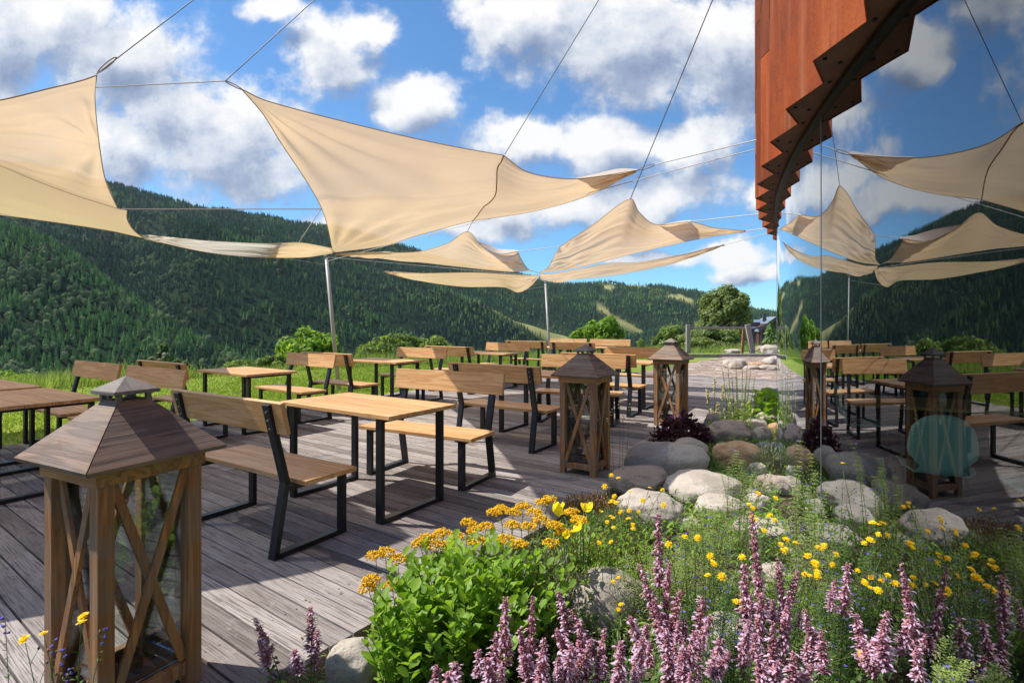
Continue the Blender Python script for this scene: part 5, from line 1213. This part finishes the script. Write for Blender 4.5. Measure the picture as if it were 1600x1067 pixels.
feathery('feathery weed arching in front of the pale rounded boulder', [(1100,790,2.5),(1120,800,2.45),(1080,815,2.35),(1140,812,2.4),(1065,835,2.3),(1110,830,2.3),(1095,805,2.4)], (.85, 2.4))
feathery('feathery weed with blue flowers rising before the reddish flat stone', [(1150,705,3.3),(1160,720,3.2),(1140,730,3.2),(1170,745,3.1)], (1.3, 3.2))
feathery('tall feathery weed with blue flowers against the seam of the glass', [(1250,690,2.9),(1268,710,2.75),(1245,730,2.7),(1275,740,2.6),(1290,770,2.5),(1262,760,2.5)], (1.42, 2.6))
feathery('feathery weed crowded below the glass seam', [(1240,780,2.5),(1265,800,2.4),(1285,815,2.3),(1225,815,2.35),(1305,830,2.25),(1255,840,2.2),(1300,870,2.1),(1280,850,2.15)], (1.25, 2.25))
feathery('feathery weed behind the slim pink spike with a gap', [(1320,850,2.1),(1300,900,2.0),(1350,870,2.05),(1330,920,1.95),(1290,930,1.95),(1365,905,2.0),(1310,960,1.9)], (1.2, 2.0), 'leaf_mid')
feathery('feathery weed between the tallest pink column and the beige stone', [(1120,905,2.0),(1140,925,1.95),(1095,920,1.95),(1150,960,1.85),(1080,940,1.9)], (.75, 1.95), 'leaf_mid')
feathery('pale feathery weed behind the big rough boulder, among small yellow heads', [(1010,850,2.4),(1035,842,2.45),(1060,860,2.35),(985,870,2.35),(1075,880,2.25),(1020,880,2.25)], (.62, 2.3), 'leaf_pale')
feathery('small bright feathery weed right of the rightmost pink spike', [(1500,975,1.75),(1480,1000,1.7),(1520,1000,1.72),(1495,1030,1.65),(1515,1040,1.62),(1470,1045,1.6)], (1.32, 1.75))
slender('dry brown seed heads on wiry stems beside the long whitish boulder', [(1262,795,0),(1275,760,0),(1240,760,0),(1330,745,0),(1345,755,0),(1310,750,0)], (1262,860), 'leaf_grey', ('petal_cream', .9, .014), 'seed_head_weed', ls=.012, r_=.0018, per=20)
slender('wiry weed with two violet globes at the deck edge behind the golden flowers', [(848,765,0),(854,776,0)], (858,845), 'leaf_pale', ('petal_violet', .93, .014), 'violet_globe_weed', ls=.01, r_=.0015, per=18)

# ---- ground cover of the bed: one mass of small leaves
def cover_mass(name, label, n_, mt, ls, shape, hmax, n0=-1.0, n1=10.5, thr=0.0, seed=1):
    lv = LV(); k = 0
    while k < n_:
        nq = n0+(n1-n0)*U(0, 1)**1.5; b = U(BED_B+.02, BED_B+3.2); p = nb(b, nq)
        if math.hypot(p.x-BC.x, p.y-BC.y) < BR+.05: continue
        if mn.noise(Vector((p.x*2.2, p.y*2.2, seed*9.1))) < thr: k += .02; continue
        a = U(0, 6.283); z = soilz(p.x, p.y)+U(0, hmax)*(.4+.6*abs(mn.noise(Vector((p.x*5, p.y*5, seed)))))
        lv.add((p.x, p.y, z), (math.cos(a), math.sin(a), U(.3, 1.6)), ls*U(.6, 1.3), ls*shape, .3); k += 1
    tag(lv.build(name, mt), label, 'ground cover', kind='stuff')
cover_mass('ground_cover', 'low mixed green herbs covering the soil of the bed', 20000, 'leaf_mid', .06, .24, .20, thr=-.35, seed=1)
cover_mass('fine_herbs', 'fine grey green herbs between the stones', 20000, 'leaf_pale', .055, .13, .21, thr=-.2, seed=2)
cover_mass('fresh_herbs', 'fresh green leafy herbs low in the bed', 9000, 'leaf_bright', .06, .26, .2, thr=.0, seed=3)

# ------------------------------------------------------------------ trees, bushes, house and frame beyond the lawn
def crown(parent, name, mt, c, rx, ry, rz, n_, clumps, leaf, seed, spread=.30, shell=.55):
    g = np.random.default_rng(seed); K = clumps; d = g.normal(size=(K, 3)); d /= np.linalg.norm(d, axis=1, keepdims=True); q = g.uniform(shell, .92, (K, 1))
    cc_ = d*q*np.array([rx, ry, rz]); cc_[:, 2] = np.maximum(cc_[:, 2], -rz*.92); cs = g.uniform(.6, 1.25, K)
    k = g.integers(0, K, n_); o_ = g.normal(size=(n_, 3)); o_ /= np.linalg.norm(o_, axis=1, keepdims=True)+1e-9; o_ *= (g.uniform(0, 1, (n_, 1))**.45)*(cs[k]*spread)[:, None]*np.array([rx, ry, rz*.8])
    P = cc_[k]+o_+np.array(c); nrm = o_/(np.linalg.norm(o_, axis=1, keepdims=True)+1e-9)+g.normal(0, .55, (n_, 3))+np.array([0, 0, .35]); nrm /= np.linalg.norm(nrm, axis=1, keepdims=True)
    a = np.cross(nrm, g.normal(size=(n_, 3))); a /= np.linalg.norm(a, axis=1, keepdims=True)+1e-9; b = np.cross(nrm, a); s = leaf*g.uniform(.6, 1.3, (n_, 1))
    V = np.stack([P-a*s, P-b*s*.55, P+a*s, P+b*s*.55+nrm*s*.25], 1).reshape(-1, 3)
    return fast_mesh(name, V, np.arange(n_*4).reshape(-1, 4), mt, parent), cc_
def tree(name, label, cat, px, pybase, Y, pytop, wpx, mt, n_, leaf, seed, trunk=True, clumps=60, low=.0, group=None, ry=None, shell=.55):
    top = HC+(HY-pytop)/FP*Y; X = (px-800)/FP*Y; zb = min(float(terrain(np.array([X]), np.array([Y]))[0]), HC+(HY-pybase)/FP*Y); rx = wpx/2/FP*Y
    t = thing(name, label, cat, (X, Y, zb), 0, group); h = top-zb; z0 = h*low; rz = (h-z0)/2
    o, cc_ = crown(t, 'crown', mt, (0, 0, z0+rz), rx*.86, (ry or rx)*.86, rz*.9, n_, clumps, leaf, seed, shell=shell)
    if trunk:
        mb = MB(); mb.tube([(0, 0, -.3), (rx*.02, 0, h*.3), (0, 0, h*.75)], [h*.025+.03, h*.018+.02, .02], 8); mb.build('trunk', 'bark', t, smooth=True)
        r = random.Random(seed)
        for c in r.sample(list(cc_), min(9, len(cc_))):
            mb = MB(); s_ = h*r.uniform(.2, .5); mb.tube([(0, 0, s_), (c[0]*.5, c[1]*.5, (s_+c[2]+z0+rz)/2), (c[0]*.9, c[1]*.9, c[2]+z0+rz)], [h*.009+.015, h*.006+.01, .008], 5); mb.build('limb', 'bark', t, smooth=True)
    return t
tree('birch_tree', 'tall round birch like tree behind the timber frame, its top against the sky', 'tree', 1134, 551, 46, 440, 92, 'crown_willow', 26000, .15, 3, low=.10, clumps=110)
tree('bush', 'wide willow bush under the tall round tree, behind the timber frame', 'bush', 1112, 553, 40, 506, 110, 'crown_willow', 14000, .13, 5, clumps=70)
tree('bush', 'dense mid green round bush left of the timber frame', 'bush', 1046, 552, 44, 504, 74, 'crown_bush', 14000, .14, 6, clumps=60)
tree('young_tree', 'lime green young tree behind the farthest benches', 'tree', 943, 553, 38, 482, 72, 'crown_lime', 11000, .14, 8, low=.05, clumps=46)
tree('bush', 'small lime green bush left of the lime green tree', 'bush', 902, 553, 37, 510, 42, 'crown_lime', 3500, .13, 9, clumps=22)
tree('bush', 'dark low bush between the lime tree and the round bush', 'bush', 1003, 556, 50, 524, 46, 'crown_bush', 5000, .15, 10, clumps=30)
tree('young_tree', 'pale green broad tree left of the first sail pole', 'tree', 482, 574, 27, 506, 112, 'crown_lime', 11000, .12, 12, clumps=60, ry=1.6)
bpy.data.objects[-1] if False else None
tree('bush', 'low green bush in front of the left end of the shaded backrest pair', 'bush', 430, 582, 22, 546, 60, 'crown_bush', 4000, .08, 13, clumps=30)
tree('bush', 'flat green bush between the far left bushes and the pale tree', 'bush', 375, 588, 21, 562, 90, 'crown_bush', 3600, .075, 14, clumps=34)
tree('bush', 'round green bush, left of a twin pair, behind the light banded backrest', 'bush', 612, 570, 27, 518, 125, 'crown_bush', 11000, .10, 15, clumps=60, ry=1.6)
tree('bush', 'round green bush, right of a twin pair, sloping down to the right', 'bush', 676, 568, 27, 517, 105, 'crown_bush', 10000, .10, 16, clumps=50, ry=1.6)
tree('bush', 'small silvery green bush above the far left benches', 'bush', 256, 585, 20, 536, 50, 'crown_grey', 3600, .085, 17, clumps=26)
tree('bush', 'smaller silvery bush right of the other one', 'bush', 287, 588, 20, 555, 36, 'crown_grey', 1800, .075, 18, clumps=16)
tree('bush', 'bright green shrub at the left edge of the lawn', 'bush', 0, 606, 17, 574, 110, 'crown_lime', 7000, .07, 19, clumps=50)
tree('bush', 'low hedge like shrub at the right end of the benches, under the dark far wood', 'bush', 760, 566, 30, 546, 60, 'crown_bush', 3000, .09, 20, clumps=26)
tree('bush', 'yellow flowering scrub in front of the grey roofed house', 'bush', 1200, 560, 40, 527, 56, 'crown_rustgold', 6000, .12, 21, trunk=False, clumps=34) if 'crown_rustgold' in M else None
for px, ht, rr_, lb in ((1204, 500, 6, 'small young spruce in front of the grey roofed house'),):
    Y = 60; X = (px-800)/FP*Y; zb = -.8; o = thing('young_spruce', lb, 'tree', (X, Y, zb)); h_ = HC+(HY-ht)/FP*Y-zb
    me = conifer_mesh('crown', 9, h_, 1.6, 8); me.materials.clear(); me.materials.append(M['leaf_mid']); c = bpy.data.objects.new('crown', me); C.objects.link(c); c.parent = o
    mb = MB(); mb.tube([(0, 0, -.2), (0, 0, h_*.5)], [.05, .03], 6); mb.build('trunk', 'bark', o)
# grasses on the crest
g2_ = blades('meadow_grass', 30000, lambda n_: (rng.uniform(-26, 6, n_), rng.uniform(-2, 30, n_)), .01, .001, 'leaf_pale', lambda X, Y: terrain(X, Y)-1) if False else None
n_ = 26000; u = rng.uniform(-1.25, .56, n_); Yc = crest_of(u*10, 10+0*u)+rng.gamma(1.5, 1.3, n_)-.5; X = u*Yc; Z = terrain(X, Yc); a = rng.uniform(0, 6.28, n_); h = rng.uniform(.1, .5, n_)*(1+.6*vnoise(X, Yc, 2.5, 7)*2); h = np.clip(h, .05, 1); wd = .012+0*h
k = ~((800+FP*u > 1070) & (Yc < 26)); X, Yc, Z, a, h, wd = X[k], Yc[k], Z[k], a[k], h[k], wd[k]; n_ = len(X); ln = rng.normal(0, .25, (n_, 2))*h[:, None]
V = np.stack([np.stack([X-wd*np.cos(a), Yc-wd*np.sin(a), Z], -1), np.stack([X+wd*np.cos(a), Yc+wd*np.sin(a), Z], -1), np.stack([X+ln[:, 0], Yc+ln[:, 1], Z+h], -1)], 1).reshape(-1, 3)
tag(fast_mesh('meadow_grass', V, np.arange(n_*3).reshape(-1, 3), 'leaf_pale'), 'long unmown grass along the far edge of the lawn', 'grass', kind='stuff')

# ---- timber frame with dark carved birds
t = thing('timber_frame', 'low grey timber frame with dark bird figures on its beam', 'timber frame', G(1122, 556)); t0 = t.location.copy()
Yf = t0.y
def fr(px, py): p = w(px, py, Yf)-t0; return p
mb = MB(); mb.bar(fr(1075,558), fr(1075,507), .16, .14, (1, 0, 0)); mb.build('post', 'grey_timber', t, bevel=.01)
mb = MB(); mb.bar(fr(1177,560), fr(1168,507), .20, .14, (1, 0, 0)); mb.build('post', 'grey_timber', t, bevel=.01)
mb = MB(); mb.bar(fr(1167,556)+Vector((0, .5, 0)), fr(1167,513)+Vector((0, .3, 0)), .10, .09, (1, 0, 0)); mb.build('brace', 'lantern_wood', t)
mb = MB(); mb.bar(fr(1076,512.5)+Vector((0, .14, 0)), fr(1169,512)+Vector((0, .14, 0)), .1, .1, (0, 1, 0)); mb.build('beam', 'grey_timber', t, bevel=.01)
for px in (1079, 1103, 1113, 1128, 1139, 1153, 1162):
    mb = MB(); c = fr(px, 509)+Vector((0, .14, 0)); k = U(.05, .075)
    mb.tube([c+Vector((-.13, 0, -.02)), c+Vector((-.05, 0, 0)), c+Vector((.03, 0, .03)), c+Vector((.06, 0, k+.02)), c+Vector((.09, 0, k+.04)), c+Vector((.14, 0, k+.025))], [.008, .04, .045, .025, .026, .004], 8); mb.build('bird_figure', 'black_iron', t, smooth=True)

# ---- far house
hx = (1204-800)/FP*85; HZ = float(terrain(np.array([hx]), np.array([85.]))[0]); HZ = min(HZ, -3.2)
t = thing('house', 'dark brick house with a grey metal roof and gabled front, far behind the paving', 'house', (hx, 85, HZ), R(-12))
def hp(px, py, dy=0): return Vector(((px-1204)/FP*85, dy, HC+(HY-py)/FP*85-HZ))
def slab(mb, P, th): mb.add([q for q in P]+[q+Vector(th) for q in P], [(0,1,2,3),(7,6,5,4),(0,4,5,1),(1,5,6,2),(2,6,7,3),(3,7,4,0)])
mb = MB(); EH = hp(1190, 514).z; mb.box((.15, 4, EH/2), (3.7, 7.9, EH)); mb.add([hp(1186,512,-.02), hp(1224,512,-.02), hp(1212,498,-.02), hp(1186,512,7.9), hp(1224,512,7.9), hp(1212,498,7.9)], [(0,1,2),(5,4,3),(0,2,5,3),(1,4,5,2)]); mb.build('wall', 'house_brick', t)
mb = MB(); slab(mb, [hp(1185,516,-.9), hp(1212,494.5,-.9), hp(1212,494.5,8.3), hp(1185,516,8.3)], (0, 0, -.25)); rf = mb.build('roof', 'house_roof', t)
mb = MB(); slab(mb, [hp(1212,494.5,-.9), hp(1240,516,-.9), hp(1240,516,8.3), hp(1212,494.5,8.3)], (0, 0, -.25)); mb.build('roof', 'house_roof', t)
mb = MB(); mb.bar(hp(1185,517,-.95), hp(1212,495.5,-.95), .12, .42, (0, 1, 0)); mb.bar(hp(1212,495.5,-.95), hp(1240,517,-.95), .12, .42, (0, 1, 0)); mb.build('gable_trim', 'house_trim', t)
mb = MB(); mb.box(hp(1202,496,3), (.5, .5, 1.3)); mb.build('chimney', 'house_trim', rf)
mb = MB(); slab(mb, [hp(1176,512,2), hp(1203,512,2), hp(1206,499,5), hp(1176,499,5)], (0, 0, -.2)); mb.build('side_roof', 'house_roof', t)
mb = MB(); mb.box(hp(1182,524,4.2), (2.4, 4, 4.2)); mb.build('side_wing', 'house_trim', t)
for (x, y, ww, h_) in ((1215, 510, .9, 1.3), (1215, 526, 1.5, 1.6), (1200, 522, .6, 1.1)):
    mb = MB(); mb.box(hp(x, y, -.06), (ww+.2, .07, h_+.2)); f_ = mb.build('window', 'house_trim', t); mb = MB(); mb.box(hp(x, y, -.11), (ww, .03, h_)); mb.build('pane', 'window_glass', f_)
mb = MB(); mb.bar(hp(1189,513,-.7), hp(1189,545,-.7), .16, .16); mb.build('porch_post', 'house_trim', t)

lv = LV()
for i in range(260):
    b_ = rp.triangular(LAWN_B, BED_B, BED_B); n_ = U(-.2, 9); p = nb(b_, n_); a = U(0, 6.283); lv.add((p.x, p.y, .004), (math.cos(a), math.sin(a), .12), U(.012, .03), U(.006, .014), .05)
tag(lv.build('fallen_leaves', 'seed_brown'), 'small dry leaves and crumbs scattered over the deck boards', 'leaves', kind='stuff')
# ------------------------------------------------------------------ air
HAZE = True
if HAZE:
    mb = MB(); mb.box((0, 0, 400), (9600, 9600, 1500))
    o = mb.build('haze', bpy.data.materials.new('haze_air')); m = o.data.materials[0]; m.use_nodes = True; t = m.node_tree; t.nodes.clear()
    v = N(t, 'ShaderNodeVolumePrincipled'); v.inputs['Density'].default_value = .00003; v.inputs['Color'].default_value = (.72, .84, 1, 1); v.inputs['Anisotropy'].default_value = .2
    om = N(t, 'ShaderNodeOutputMaterial'); t.links.new(v.outputs[0], om.inputs['Volume']); tag(o, 'thin bluish summer haze in the valley', 'haze', kind='stuff')
